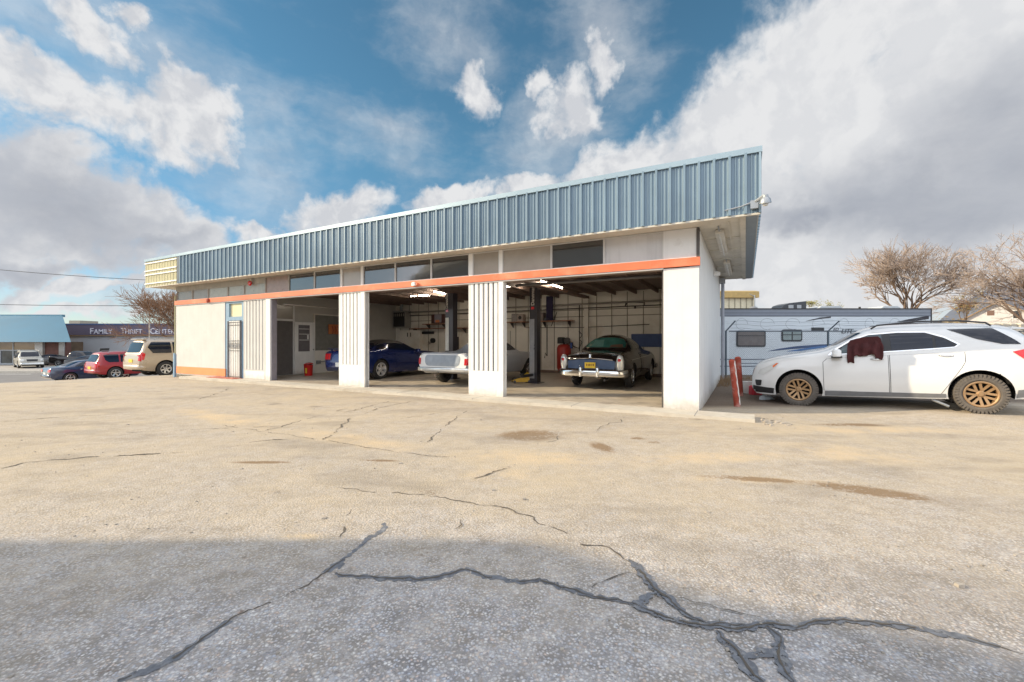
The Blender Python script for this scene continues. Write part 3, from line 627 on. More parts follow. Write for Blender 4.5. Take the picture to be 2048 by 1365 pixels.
xx, zz = onwall(503, 567, -.02); a = MB(); a.M = Matrix.Translation((xx, -.06, zz)); a.lathe([(0, 0), (.09, 0), (.08, -.05), (0, -.07)], 14, 'Y'); a.build('bell', red_lamp, t_, smooth=40)
a = MB(); a.box(xx-.03, xx+.03, -.06, 0, zz+.05, zz+.3); a.build('bracket', soffit_m, t_)
t_ = thing('motion_sensor', 'white motion sensor on the orange band over the middle bay', 'sensor', (CX, CY, 0), TH)
xx, zz = onwall(828, 568, -.08); a = MB(); a.cbox(xx-.07, xx+.07, -.13, -.05, zz-.05, zz+.05, .02); a.build('case', white_trim, t_)
a = MB(); a.box(xx+.07, xx+.13, -.11, -.05, zz-.04, zz+.02); a.build('hood', orange_p, t_)
t_ = thing('outdoor_socket', 'small round rusty fitting on the orange band above the white office wall', 'fitting', (CX, CY, 0), TH)
xx, zz = onwall(416, 601, -.06); a = MB(); a.M = Matrix.Translation((xx, -.05, zz)); a.lathe([(0, 0), (.09, 0), (.09, -.03), (.05, -.06), (0, -.06)], 14, 'Y'); a.build('cover', rust_red, t_)
a = MB(); a.tube([(.08, DEP+.08, -.2), (.08, DEP+.08, ZS)], .055, 4); a.box(.02, .14, DEP+.02, DEP+.14, .65, .72); part('downpipe', a, mat('grey_downpipe', (.33, .35, .40), .5))

# ------------------------------------------------------------------ inside the bays
ZC = 3.26
a = MB(); a.box(-15.2, -.2, .2, 7.8, ZC+.05, ZC+.09); part('ceiling', a, ceil_m)
a = MB()
for i in range(19): x = -14.9+i*.8; a.box(x-.025, x+.025, .2, 7.8, ZC-.10, ZC+.049)
part('roof_joist', a, ceil_m)
for x in (-4.86, -9.56):
    a = MB(); a.box(x-.09, x+.09, .2, 7.8, ZC-.2, ZC-.101); part('roof_beam', a, ceil_m)
a = MB(); a.box(-15.3, -15.15, .2, 7.8, 0, ZC+.05); part('left_partition_wall', a, inner_wall2)
a = MB()                                                        # studs and rails showing on the boarded rear wall
for i in range(24):
    x = -.8-i*.61; a.box(x-.012, x+.012, 7.775, 7.80, .05, ZC)
for z in (2.62, 2.35): a.box(-15.1, -.2, 7.78, 7.80, z-.015, z+.015)
part('wall_batten', a, mat('wall_seam_batten', (.30, .265, .22), .7))
for x in (-4.86, -10.2): a = MB(); a.box(x-.08, x+.08, 7.66, 7.78, 0, ZC); part('wall_post', a, inner_wall)
a = MB(); a.box(-15.1, -.2, 7.77, 7.80, .0, .12); part('skirting', a, ceil_m)
a = MB()
for i in range(9): y = .6+i*.8; a.box(-.215, -.2, y, y+.02, 0, ZC)
part('side_wall_seam', a, pipe_m)
# pipes and cables (each its own thing)
def pipe(nm, lab, pts, r, m_, cat='pipe', gr=None):
    a = MB(); a.tube(pts, r, 8); o = a.build(nm, m_, None, smooth=True); o.location = (CX, CY, 0); o.rotation_euler = (0, 0, TH); tag(o, lab, cat, gr); return o
pipe('air_pipe', 'long pale pipe running along the top of the rear wall', [(-15, 7.6, 2.78), (-.3, 7.6, 2.86)], .035, pipe_m)
pipe('air_pipe', 'thinner brown pipe running just below the long pale pipe', [(-15, 7.68, 2.62), (-8, 7.66, 2.66), (-.3, 7.68, 2.70)], .018, dark_pipe)
pipe('electric_conduit', 'thin dark conduit crossing the rear wall behind the shelf and black car', [(-7.6, 7.74, 1.93), (-5.1, 7.74, 1.90), (-2.4, 7.74, 1.98)], .012, dark_pipe, 'conduit')
pipe('electric_conduit', 'dark upright conduit beside the white wall post near the black car', [(-5.15, 7.7, .7), (-5.15, 7.7, 2.8)], .022, dark_pipe, 'conduit')
pipe('air_hose', 'black looped hose hanging from the upright conduit', [(-5.15, 7.62, 1.75), (-5.0, 7.6, 1.6), (-5.12, 7.6, 1.42), (-5.0, 7.6, 1.3), (-5.15, 7.62, 1.05), (-5.35, 7.6, 1.12), (-5.6, 7.6, 1.3), (-5.8, 7.65, 1.28)], .018, blackp, 'hose')
pipe('garage_door_rail', 'pale overhead garage door rail slanting down in the left bay', [(-13.2, .3, 2.62), (-13.2, 3.4, 2.62)], .022, pipe_m, 'rail')
pipe('garage_door_rail', 'pale overhead door rail in the bay of the black car', [(-.5, .3, 2.7), (-.5, 3.6, 2.7)], .022, pipe_m, 'rail')
pipe('door_spring', 'dark coiled spring bar across the head of the right bay', [(-4.2, .35, 2.72), (-.75, .35, 2.72)], .035, dark_pipe, 'spring bar')
pipe('drop_cord', 'dark cord hanging under the shelf in the right bay', [(-8.35, 7.7, 1.8), (-8.35, 7.7, 1.1)], .01, blackp, 'cord')
pipe('wall_lever', 'thin dark rod leaning on the rear wall above the shelf', [(-6.4, 7.72, 1.98), (-6.15, 7.72, 2.55)], .014, dark_pipe, 'rod')
lit = mat('lit_tube', (.9, .85, .6), .4, emit=((1, .88, .70), 36), var=0)
enam = mat('grey_enamel_batten', (.30, .28, .25), .5)
def tube_light(lab, p0, p1):
    p0, p1 = Vector(p0), Vector(p1); t_ = thing('tube_light', lab, 'light', (CX, CY, 0), TH, 'lit tube lights under the workshop ceiling')
    a = MB(); a.tube([p0+Vector((0, 0, .035)), p1+Vector((0, 0, .035))], .035, 4); a.build('batten', enam, t_)
    a = MB(); a.tube([p0, p1], .021, 8); a.build('tube', lit, t_, smooth=True)
def bt(px, py, t): x, z = onwall(px, py, t); return (x, t, z)
tube_light('leftmost lit tube light, over the silver pickup tailgate', bt(822, 592, 4.6), bt(862, 590, 4.6))
tube_light('short lit tube light next to the dark lift column of the middle bay', bt(864, 590, 4.6), bt(894, 588, 4.6))
tube_light('slanting tube light above the short one in the middle bay', (bt(868, 583, 3.2)), bt(893, 588, 4.4))
tube_light('yellow lit tube light left of the lettered lift column', bt(1012, 573, 4.2), bt(1039, 571, 4.2))
tube_light('white lit tube light touching the left of the lettered lift column', bt(1043, 571, 4.2), bt(1056, 570.5, 4.2))
tube_light('lit tube light right of the lettered lift column', bt(1074, 570, 4.2), bt(1094, 568, 4.2))
tube_light('long slanting lit tube light at the top of the right bay', bt(1082, 562, 2.8), bt(1124, 576, 5.2))

# office partition at the left of the first bay: seen through the opening
XP = -15.15
def op(px, py): return onside(px, py, XP+.01)
y0, y1 = 1.2, 1.98
a = MB(); a.box(XP-.02, XP+.02, .25, 1.2, 0, 2.75); a.box(XP-.02, XP+.035, 1.98, 2.05, 0, 2.75); a.box(XP-.02, XP+.035, 1.14, 1.2, 0, 2.75); a.box(XP, XP+.035, 1.2, 1.98, 2.14, 2.22)
part('partition_frame', a, white_trim)
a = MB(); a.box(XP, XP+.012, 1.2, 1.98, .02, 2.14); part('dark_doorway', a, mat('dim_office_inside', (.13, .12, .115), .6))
a = MB(); a.box(XP, XP+.015, 1.2, 1.98, 2.22, 2.75); part('partition_transom', a, glass_beige)
dl = MB(); dl.box(XP+.05, XP+.095, 2.02, 2.92, .02, 2.12); dl_ = part('white_office_door', dl, white_trim, bevel=.006)
a = MB(); a.box(XP+.096, XP+.102, 2.17, 2.68, .93, 2.0); gp_ = a.build('door_window', mat('dusty_door_glass', (.16, .15, .16), .15), dl_)
a = MB()
for z in (1.83, 1.62, 1.38): a.box(XP+.103, XP+.108, 2.19, 2.66, z, z+.02)
a.box(XP+.103, XP+.11, 2.56, 2.63, 1.42, 1.60); a.build('louvre', white_trim, gp_)
a = MB(); a.M = Matrix.Translation((XP+.1, 2.83, 1.0)); a.lathe([(0, 0), (.03, 0), (.03, .05), (0, .05)], 10, 'X'); a.build('handle', chrome, dl_)
a = MB(); a.box(XP, XP+.02, 2.98, 4.55, .95, 2.45); part('partition_window', a, mat('grey_partition_glass', (.20, .20, .18), .2, spec=.6))
a = MB(); a.box(XP, XP+.05, 2.9, 4.62, .88, .95); a.box(XP, XP+.05, 2.9, 4.62, 2.45, 2.5); a.box(XP, XP+.05, 2.92, 2.98, .95, 2.45); a.box(XP, XP+.05, 4.55, 4.62, .88, ZC); a.box(XP, XP+.02, 2.9, 4.62, 0, .88); part('partition_window_frame', a, inner_wall)
def wthing(nm, lab, cat, gr=None): return thing(nm, lab, cat, (CX, CY, 0), TH, gr)
t_ = wthing('fuse_box', 'small grey box with a pipe low on the office partition', 'box')
yy, zz = op(635, 724); a = MB(); a.box(XP+.02, XP+.10, yy-.08, yy+.1, zz-.07, zz+.07); a.build('case', galv, t_)
a = MB(); a.tube([(XP+.06, yy+.1, zz+.01), (XP+.06, yy+1.2, zz+.02)], .018, 8); a.build('pipe', galv, t_)
t_ = wthing('parts_board', 'orange board of hanging hoses on the wall above the blue coupe', 'board')
yy, zz = op(665, 659); a = MB(); a.box(XP+.05, XP+.09, yy-.25, yy+.55, zz-.2, zz+.22); a.build('board', mat('orange_bin_plastic', (.55, .18, .06), .5), t_)
a = MB()
for i in range(4): a.tube([(XP+.11, yy-.1+i*.15, zz+.15), (XP+.14, yy-.06+i*.15, zz-.05), (XP+.11, yy-.1+i*.15, zz-.2)], .02, 6)
a.build('hose', mat('red_hose', (.35, .07, .04), .5), t_)
pipe('dark_shelf_rail', 'dark brown rail on the wall under the orange board', [(XP+.05, 4.7, 1.25), (XP+.05, 6.6, 1.25)], .04, ceil_m, 'rail')
# red can by the office door
x_, z_ = 0, 0
u_ = gp(617, 751, 0.005); t_ = thing('oil_can', 'red round waste can with a lid by the white office door', 'can', (u_[0], u_[1], .004), TH)
a = MB(); a.lathe([(.0, 0), (.14, 0), (.145, .02), (.165, .38), (.175, .40), (.165, .42), (.15, .42)], 20); a.build('can_body', mat('red_enamel', (.50, .012, .01), .3, coat=.3), t_, smooth=40)
a = MB(); a.M = Matrix.Translation((0, 0, .43)) @ Matrix.Rotation(-.2, 4, 'Y'); a.lathe([(0, .0), (.17, 0), (.17, .03), (.08, .07), (0, .07)], 20); a.build('lid', mat('red_enamel', (.5, .012, .01)), t_, smooth=40)
a = MB(); a.box(.03, .12, -.166, -.155, .1, .3); a.build('label_patch', plate_y, t_)

# ---- things on the rear wall
def wall_box(nm, lab, cat, p0, p1, d0, d1, m_, pn='case', bevel=.008):
    x0, z1 = onwall(*p0, 7.7); x1, z0 = onwall(*p1, 7.7); t_ = wthing(nm, lab, cat); a = MB(); a.box(x0, x1, 7.78-d1, 7.78-d0, z0, z1); a.build(pn, m_, t_, bevel=bevel); return t_, x0, x1, z0, z1
t_, x0, x1, z0, z1 = wall_box('gas_heater', 'grey wall heater with a dark grille and flue at the rear of the middle bay', 'heater', (795, 623), (820, 656), 0, .42, mat('heater_grey', (.30, .29, .27), .4))
a = MB(); a.box(x0+.06, x1-.05, 7.345, 7.36, z0+.06, z1-.08); gr_ = a.build('grille', blackp, t_)
a = MB()
for i in range(6): xx = x0+.1+i*(x1-x0-.2)/5; a.box(xx-.02, xx+.02, 7.335, 7.344, z1-.28, z1-.14)
a.build('louvre', pipe_m, gr_)
a = MB(); a.tube([((x0+x1)/2, 7.55, z1-.01), ((x0+x1)/2-.05, 7.55, z1+.18), ((x0+x1)/2+.04, 7.55, z1+.32), ((x0+x1)/2, 7.55, ZC)], .06, 10); a.build('flue', galv, t_, smooth=True)
def shelf(lab, p0, p1, dz=.035):
    x0, z = onwall(*p0, 7.55); x1, _ = onwall(*p1, 7.55); t_ = wthing('wall_shelf', lab, 'shelf', 'brown shelves on the rear wall')
    a = MB(); a.box(x0, x1, 7.4, 7.77, z-dz, z); a.build('board', wood_shelf, t_)
    for xx in (x0+.2, x1-.2):
        a = MB(); a.prism([(7.77, z-dz), (7.45, z-dz), (7.77, z-.26)], xx-.015, xx+.015, 'X'); a.build('bracket', dark_pipe, t_)
    return x0, x1, z
shelf('long low brown shelf at the rear of the middle bay', (822, 657), (934, 656)); sx0, sx1, sz = shelf('upper shelf under the picture board in the middle bay', (848, 648), (893, 647))
s2 = shelf('short brown shelf left of the lettered lift column', (1014, 644), (1054, 643)); s3 = shelf('long brown shelf right of the lettered lift column', (1078, 642), (1146, 641))
def sit(nm, lab, cat, s, f0, f1, h, m_, d=.28, extra=None):
    x0, x1, z = s; a0 = x0+(x1-x0)*f0; a1 = x0+(x1-x0)*f1; t_ = wthing(nm, lab, cat); a = MB(); a.cbox(a0, a1, 7.45, 7.45+d, z+.002, z+h, .015); a.build('case', m_, t_)
    return t_, a0, a1, z
sit('cardboard_box', 'patterned grey box at the left end of the short shelf', 'box', s2, .28, .55, .34, mat('grey_carton', (.27, .25, .24), .7, var=.3, scale=12))
t_, a0, a1, z = sit('work_radio', 'pinkish box with a dark round opening on the short shelf', 'box', s2, .56, .85, .32, mat('pink_carton', (.36, .29, .26), .6))
a = MB(); a.M = Matrix.Translation(((a0+a1)/2, 7.449, z+.17)); a.lathe([(0, 0), (.08, 0), (.08, -.01), (0, -.01)], 14, 'Y'); a.build('round_opening', blackp, t_)
sit('oil_drum_tin', 'dark tin standing at the left end of the long right shelf', 'tin', s3, .02, .16, .36, mat('dark_tin', (.16, .13, .12), .35, metal=.4))
sit('tool_tray', 'low dark tray between the tin and the purple panel', 'tray', s3, .18, .36, .12, mat('slate_tray', (.07, .075, .09), .5))
sit('speaker_panel', 'tall narrow dark purple panel standing on the long right shelf', 'panel', s3, .24, .44, 1.02, mat('dark_purple_cloth', (.018, .012, .05), .8), d=.06)
x0, x1, z = sx0, sx1, sz; t_ = wthing('picture_board', 'framed picture board with dark sides on the upper shelf', 'picture')
x0, z1 = onwall(861, 629, 7.6); x1, z0 = onwall(894, 646, 7.6); a = MB(); a.box(x0, x1, 7.66, 7.70, z0+.01, z1); a.build('frame', mat('dark_red_frame', (.10, .045, .04), .5), t_)
a = MB(); a.box(x0+.2, x0+.62, 7.652, 7.66, z0+.03, z1-.005); a.build('print', mat('pale_violet_print', (.33, .31, .36), .5), t_)
a = MB(); a.box(x0+.26, x0+.5, 7.646, 7.652, z0+.04, z0+.16); a.build('orange_patch', orange_lo, t_)
t_, *_ = wall_box('tool_bar', 'short black tool bar under the low shelf in the middle bay', 'bar', (843, 663), (866, 668), 0, .12, blackp)
t_ = wthing('cable_reel', 'small black reel with cable on the rear wall of the middle bay', 'reel'); xx, zz = onwall(863, 681, 7.6)
a = MB(); a.M = Matrix.Translation((xx, 7.76, zz)); a.lathe([(0, 0), (.12, 0), (.12, -.03), (.05, -.03), (.05, -.09), (.12, -.09), (.12, -.12), (0, -.12)], 16, 'Y'); a.build('spool', blackp, t_)
a = MB(); a.tube([(xx-.05, 7.68, zz-.08), (xx-.2, 7.7, zz-.14), (xx-.26, 7.72, zz-.05), (xx-.3, 7.72, zz-.2)], .015, 6); a.build('cable', blackp, t_)
t_ = wthing('wall_cabinet', 'pale two door cabinet on the rear wall under the heater', 'cabinet'); x0, z1 = onwall(801, 661, 7.6); x1, z0 = onwall(842, 712, 7.6); xm = (x0+x1)/2
for xa, xb, hx in ((x0, xm-.005, xm-.1), (xm+.005, x1, xm+.1)):
    a = MB(); a.box(xa, xb, 7.5, 7.77, z0, z1); dd = a.build('door', inner_wall, t_, bevel=.006)
    a = MB(); a.box(hx-.015, hx+.015, 7.47, 7.5, z1-.32, z1-.12); a.build('handle', blackp, dd)
t_ = wthing('lube_reel_rack', 'rack of white bottles and a yellow can on the left lift column', 'bottle rack'); xx, zz = onwall(897, 694, 5.4)
a = MB(); a.box(xx-.05, xx+.5, 5.4, 5.42, zz-.1, zz+.42); a.build('backing', blackp, t_)
for i in range(4): a = MB(); a.M = Matrix.Translation((xx+.03, 5.33, zz-.08+i*.125)); a.lathe([(0, -.09), (.05, -.09), (.06, -.03), (.05, .08), (.02, .1), (0, .1)], 12, 'X'); a.build('bottle', white_trim, t_, smooth=True)
a = MB(); a.M = Matrix.Translation((xx+.3, 5.33, zz-.1)); a.lathe([(0, 0), (.06, 0), (.06, .2), (.03, .24), (0, .24)], 12); a.build('can', plate_y, t_, smooth=40)
t_, *_ = wall_box('blue_tool_board', 'blue board fixed on the rear wall behind the black car', 'board', (1262, 668), (1331, 694), 0, .04, mat('blue_board', (.055, .095, .24), .5))
t_ = wthing('bicycle_frame_hook', 'dark handlebar shaped rack hung high on the rear wall above the black car', 'rack')
pp = [bt(1252, 606, 7.6), bt(1250, 612, 7.6), bt(1256, 604, 7.6), bt(1287, 605, 7.6), bt(1289, 600, 7.6), bt(1289, 610, 7.6)]; a = MB(); a.tube(pp, .02, 6); a.build('bar', dark_pipe, t_)
pp = bt(1270, 613, 7.6); a = MB(); a.M = Matrix.Translation(pp); a.lathe([(0, 0), (.04, 0), (.04, -.08), (0, -.08)], 8); a.build('hook', dark_pipe, t_)
pipe('hanging_hose', 'black hose with a thick end hanging by the lettered lift column', [bt(1089, 716, 7.6), bt(1091, 706, 7.6), bt(1094, 712, 7.6), bt(1094, 650, 7.6)], .022, blackp, 'hose')
# compressor
cx_ = gp(1128, 748, .004); t_ = thing('air_compressor', 'upright red air compressor tank with black motor on top', 'compressor', (cx_[0], cx_[1], .004), TH)
redp = mat('compressor_red', (.40, .028, .02), .4, coat=.2, stain=(.2, .03, .03), stscale=2)
a = MB(); a.lathe([(.18, 0), (.18, .12), (.25, .16), (.29, .25), (.29, 1.05), (.25, 1.16), (.14, 1.22), (0, 1.22)], 28); a.build('tank', redp, t_, smooth=50)
a = MB(); a.cbox(-.24, .02, -.16, .16, 1.24, 1.5, .03); a.lathe([(0, 1.2), (.05, 1.2), (.05, 1.26), (0, 1.26)], 8); a.build('motor', blackp, t_)
a = MB(); a.M = Matrix.Translation((.14, 0, 1.36)); a.lathe([(0, -.05), (.13, -.05), (.13, .05), (0, .05)], 18, 'Y'); a.build('flywheel', dark_pipe, t_)
a = MB(); a.box(.30, .38, -.1, 0, 1.05, 1.28); a.build('gauge_box', mat('blue_switch_box', (.03, .07, .25), .4), t_)
# trolley jack
jx = gp(1030, 766, .004); t_ = thing('trolley_jack', 'yellow trolley jack on the floor by the lettered lift column', 'jack', (jx[0]+.2, jx[1]+.1, .004), R(12)); yel = mat('yellow_jack_paint', (.72, .42, .02), .4, coat=.3)
a = MB()
for y in (-.11, .09): a.prism([(-.3, .03), (.3, .03), (.3, .3), (.22, .33), (.05, .2), (-.28, .10)], y, y+.025)
a.box(-.28, -.2, -.085, .09, .05, .09); a.build('side_frame', yel, t_)
a = MB(); a.M = Matrix.Translation((-.05, 0, .16)) @ Matrix.Rotation(-.25, 4, 'Y'); a.box(-.25, .25, -.05, .05, -.02, .03); a.build('lift_arm', blackp, t_)
for xw in (-.24, .24):
    a = MB(); a.M = Matrix.Translation((xw, 0, .045)); a.lathe([(0, -.13), (.045, -.13), (.045, .14), (0, .14)], 14, 'Y'); a.build('roller', dark_pipe, t_)
# two post lift
def lift_post(px, py, lab, face, dx=0, text=None):
    u_ = gp(px, py, .004); t_ = thing('lift_column', lab, 'car lift', (u_[0], u_[1], .004), TH, 'two post car lift columns'); H_ = 3.05
    a = MB(); a.box(-.13, .13, -.02, .02, 0, H_); a.box(-.13, -.105, .02, .26, 0, H_); a.box(.105, .13, .02, .26, 0, H_); a.build('column', black_steel, t_)
    a = MB(); a.cbox(-.24, .24, -.12, .34, 0, .02, .005); a.build('base_plate', black_steel, t_)
    a = MB(); a.box(-.134+dx, .04+dx, -.025, -.0205, face[0], face[1]); a.build('face_cover', lift_side, t_)
    a = MB(); a.box(-.095, .095, .05, .24, .35, .9); cr = a.build('carriage', blackp, t_)
    a = MB(); a.box(-.09, .0, -.75, .05, .22, .30); a.box(-.09, -.0, -.8, -.66, .30, .34); a.build('swing_arm', blackp, cr)
    return t_
lp2 = lift_post(1067, 766, 'black lift column with white vertical lettering between the silver pickup and black car', (.15, 2.05))
tx = text_mesh('lettering', 'Dannmar', .16, white_trim, lp2, (.035-.0, -.026, 2.48), (R(90), R(-90), 0), .002)
a = MB(); a.box(-.07, .03, -.028, -.021, 2.36, 2.44); a.build('red_emblem', red_lamp, lp2)
t_ = thing('lift_column', 'black lift column with a white instruction strip behind the silver pickup', 'car lift', (lp2.location.x-3.35*.8807, lp2.location.y+3.35*.4737, .004), TH, 'two post car lift columns')
a = MB(); a.box(-.13, .20, -.02, .02, 0, 3.05); a.box(-.13, -.105, .02, .26, 0, 3.05); a.box(.175, .20, .02, .26, 0, 3.05); a.build('column', black_steel, t_)
a = MB(); a.cbox(-.24, .28, -.12, .34, 0, .02, .005); a.build('base_plate', black_steel, t_)
a = MB(); a.box(-.125, .02, -.027, -.0205, 1.0, 2.18); a.build('instruction_strip', plate_w, t_)
tx = text_mesh('lettering', 'Dannmar', .15, white_trim, t_, (-.02, -.026, 2.5), (R(90), R(-90), 0), .002)
a = MB(); a.box(-.1, 0, -.028, -.021, 2.38, 2.46); a.build('red_emblem', red_lamp, t_)
# ================================================================== vehicles
def pchip(keys, xs_):
    """smooth curve through keys without overshoot"""
    ks = sorted(keys); x = np.array([k_[0] for k_ in ks], float); y = np.array([k_[1] for k_ in ks], float)
    if len(x) == 2: return np.interp(xs_, x, y)
    h = np.diff(x); d = np.diff(y)/h; m = np.zeros(len(x))
    for i in range(1, len(x)-1):
        if d[i-1]*d[i] > 0: w1, w2 = 2*h[i]+h[i-1], h[i]+2*h[i-1]; m[i] = (w1+w2)/(w1/d[i-1]+w2/d[i])
    m[0], m[-1] = d[0], d[-1]; out = []
    for q_ in xs_:
        i = int(min(max(np.searchsorted(x, q_)-1, 0), len(h)-1)); t = (q_-x[i])/h[i]; t = min(max(t, 0), 1)
        out.append((2*t**3-3*t**2+1)*y[i]+(t**3-2*t**2+t)*h[i]*m[i]+(-2*t**3+3*t**2)*y[i+1]+(t**3-t**2)*h[i]*m[i+1])
    return np.array(out)
def shell(spec):
    """loft the body of a car from its centre line, belt line, sill and plan width"""
    x0, x1 = spec['x']; n = spec.get('n', 64)
    u = np.linspace(0, 1, n); u = .5-.5*np.cos(pi*u)*(.55)-.5*(1-2*u)*.45; u = (u-u[0])/(u[-1]-u[0])
    X = x0+(x1-x0)*u
    zt, zb, zs, wd = (pchip(spec[k_], X) for k_ in ('top', 'bot', 'belt', 'w')); ex = spec.get('ex', 3.2); tum = spec.get('tumble', .2)
    Hm = max(zt-zs); vs = []; NS, NU = 7, 11
    side = spec.get('side', [(0, .93), (.12, .965), (.3, .995), (.5, 1), (.7, .995), (.88, .975), (1, .945)])
    for i in range(n):
        H = max(zt[i]-zs[i], .02); half = [(0, zb[i]+.02), (wd[i]*.8, zb[i]+.01)]
        for v, k_ in side: half.append((wd[i]*k_, zb[i]+(zs[i]-zb[i])*v))
        for j in range(1, NU+1):
            th = pi/2*j/NU; e = 2/ex
            yy = wd[i]*side[-1][1]*abs(cos(th))**e; zz = H*sin(th)**e
            yy *= 1-tum*(zz/max(Hm, .3)) if H > .2 else 1-tum*.3*(zz/H)*(H/.2)
            half.append((max(yy, 0) if j < NU else 0, zs[i]+zz))
        ring = [(X[i], y, z) for y, z in half]+[(X[i], -y, z) for y, z in half[-2:0:-1]]
        vs.append(ring)
    m = len(vs[0]); fl = [p for r_ in vs for p in r_]; fs = []
    for i in range(n-1):
        for j in range(m): j2 = (j+1) % m; fs.append((i*m+j, i*m+j2, (i+1)*m+j2, (i+1)*m+j))
    fs.append(tuple(range(m-1, -1, -1))); fs.append(tuple(range((n-1)*m, n*m)))
    return fl, fs
def evaluated(o):
    dg = bpy.context.evaluated_depsgraph_get(); dg.update(); return bpy.data.meshes.new_from_object(o.evaluated_get(dg))
def cut(o, cutters):
    objs = []
    for c in cutters:
        co = c.build('cutter', blackp); objs.append(co)
        b = o.modifiers.new('b', 'BOOLEAN'); b.operation = 'DIFFERENCE'; b.solver = 'EXACT'; b.object = co
    me = evaluated(o); o.modifiers.clear(); old = o.data; o.data = me
    for co in objs: bpy.data.objects.remove(co)
    return o
def body(spec, root, paint, name='body'):
    fl, fs = shell(spec); mb = MB(); mb.add(fl, fs); o = mb.build(name, [paint, well], None)
    bm = bmesh.new(); bm.from_mesh(o.data); bvh = BVHTree.FromBMesh(bm); bm.free()
    W = max(k_[1] for k_ in spec['w']); cs = []
    for (wx, wz, wr) in spec['arches']:
        for s_ in (-1, 1):
            c = MB(); c.M = Matrix.Translation((wx, s_*(W-.14), wz)); c.lathe([(0, -.20), (wr, -.20), (wr, .4), (0, .4)] if s_ > 0 else [(0, -.4), (wr, -.4), (wr, .20), (0, .20)], 40, 'Y'); cs.append(c)
    cs += spec.get('cuts', [])
    cut(o, cs); me = o.data
    if len(me.materials) < 2:
        me.materials.clear(); me.materials.append(paint); me.materials.append(well)
    for p in me.polygons:
        p.use_smooth = True; c = p.center; p.material_index = 0
        for (wx, wz, wr) in spec['arches']:
            if math.hypot(c.x-wx, c.z-wz) < wr+.003 and abs(c.y) > W-.36 and c.z < wz+wr+.01:
                d = math.hypot(c.x-wx, c.z-wz)
                if abs(p.normal.y) < .6 or abs(c.y) < W-.3 or d > wr-.02: p.material_index = 1
    me.set_sharp_from_angle(angle=R(38)); o.parent = root; return o, bvh
def rounded(pts, r=.05, n=4):
    """round the corners of an outline"""
    out = []; m = len(pts)
    for i in range(m):
        p = Vector(pts[i]); a = Vector(pts[i-1]); b_ = Vector(pts[(i+1) % m]); rr = min(r, (a-p).length*.45, (b_-p).length*.45)
        s_ = p+(a-p).normalized()*rr; e = p+(b_-p).normalized()*rr
        for k_ in range(n+1): t = k_/n; out.append(tuple((1-t)**2*s_+2*t*(1-t)*p+t*t*e))
    return out
def patch(bvh, ax, pts, m_, name, parent, off=.005, res=14, thick=0):
    """a panel that lies on the body: an outline seen from one side, laid on the surface"""
    area = sum(pts[i-1][0]*pts[i][1]-pts[i][0]*pts[i-1][1] for i in range(len(pts)))
    if area < 0: pts = pts[::-1]
    x0, x1 = min(p[0] for p in pts), max(p[0] for p in pts); y0, y1 = min(p[1] for p in pts), max(p[1] for p in pts)
    bm = bmesh.new(); g_ = [[bm.verts.new((x0+(x1-x0)*i/res, y0+(y1-y0)*j/res, 0)) for i in range(res+1)] for j in range(res+1)]
    for j in range(res):
        for i in range(res): bm.faces.new((g_[j][i], g_[j][i+1], g_[j+1][i+1], g_[j+1][i]))
    for i in range(len(pts)):
        a, b_ = Vector(pts[i-1]), Vector(pts[i]); d = b_-a
        if d.length < 1e-6: continue
        geo = bm.verts[:]+bm.edges[:]+bm.faces[:]
        bmesh.ops.bisect_plane(bm, geom=geo, plane_co=(a.x, a.y, 0), plane_no=(d.y, -d.x, 0), clear_outer=True)
    dirs = {'L': (0, 1, 0), 'R': (0, -1, 0), 'F': (1, 0, 0), 'B': (-1, 0, 0), 'T': (0, 0, 1)}; d = Vector(dirs[ax])
    for v in bm.verts:
        a, b_ = v.co.x, v.co.y
        o_ = {'L': Vector((a, 4, b_)), 'R': Vector((a, -4, b_)), 'F': Vector((5, a, b_)), 'B': Vector((-5, a, b_)), 'T': Vector((a, b_, 5))}[ax]
        h = bvh.ray_cast(o_, -d)
        if h[0] is None: h = bvh.find_nearest(o_-d*(4 if ax in 'LR' else 5)+d*.8)
        nn = h[1] if h[1].dot(d) > 0 else -h[1]
        v.co = h[0]+nn*off+d*off*.4
    bmesh.ops.recalc_face_normals(bm, faces=bm.faces)
    if bm.faces and sum((f.normal.dot(d) for f in bm.faces)) < 0: bmesh.ops.reverse_faces(bm, faces=bm.faces)
    me = bpy.data.meshes.new(name); bm.to_mesh(me); bm.free(); me.materials.append(m_)
    me.polygons.foreach_set('use_smooth', [True]*len(me.polygons))
    o = bpy.data.objects.new(name, me); col.objects.link(o); o.parent = parent
    return o
def strip(bvh, ax, a, b_, wd, m_, name, parent, off=.007, res=14):
    a, b_ = Vector(a), Vector(b_); d = (b_-a).normalized(); nn = Vector((-d.y, d.x))*wd/2
    return patch(bvh, ax, [tuple(a+nn), tuple(a-nn), tuple(b_-nn), tuple(b_+nn)], m_, name, parent, off, res)
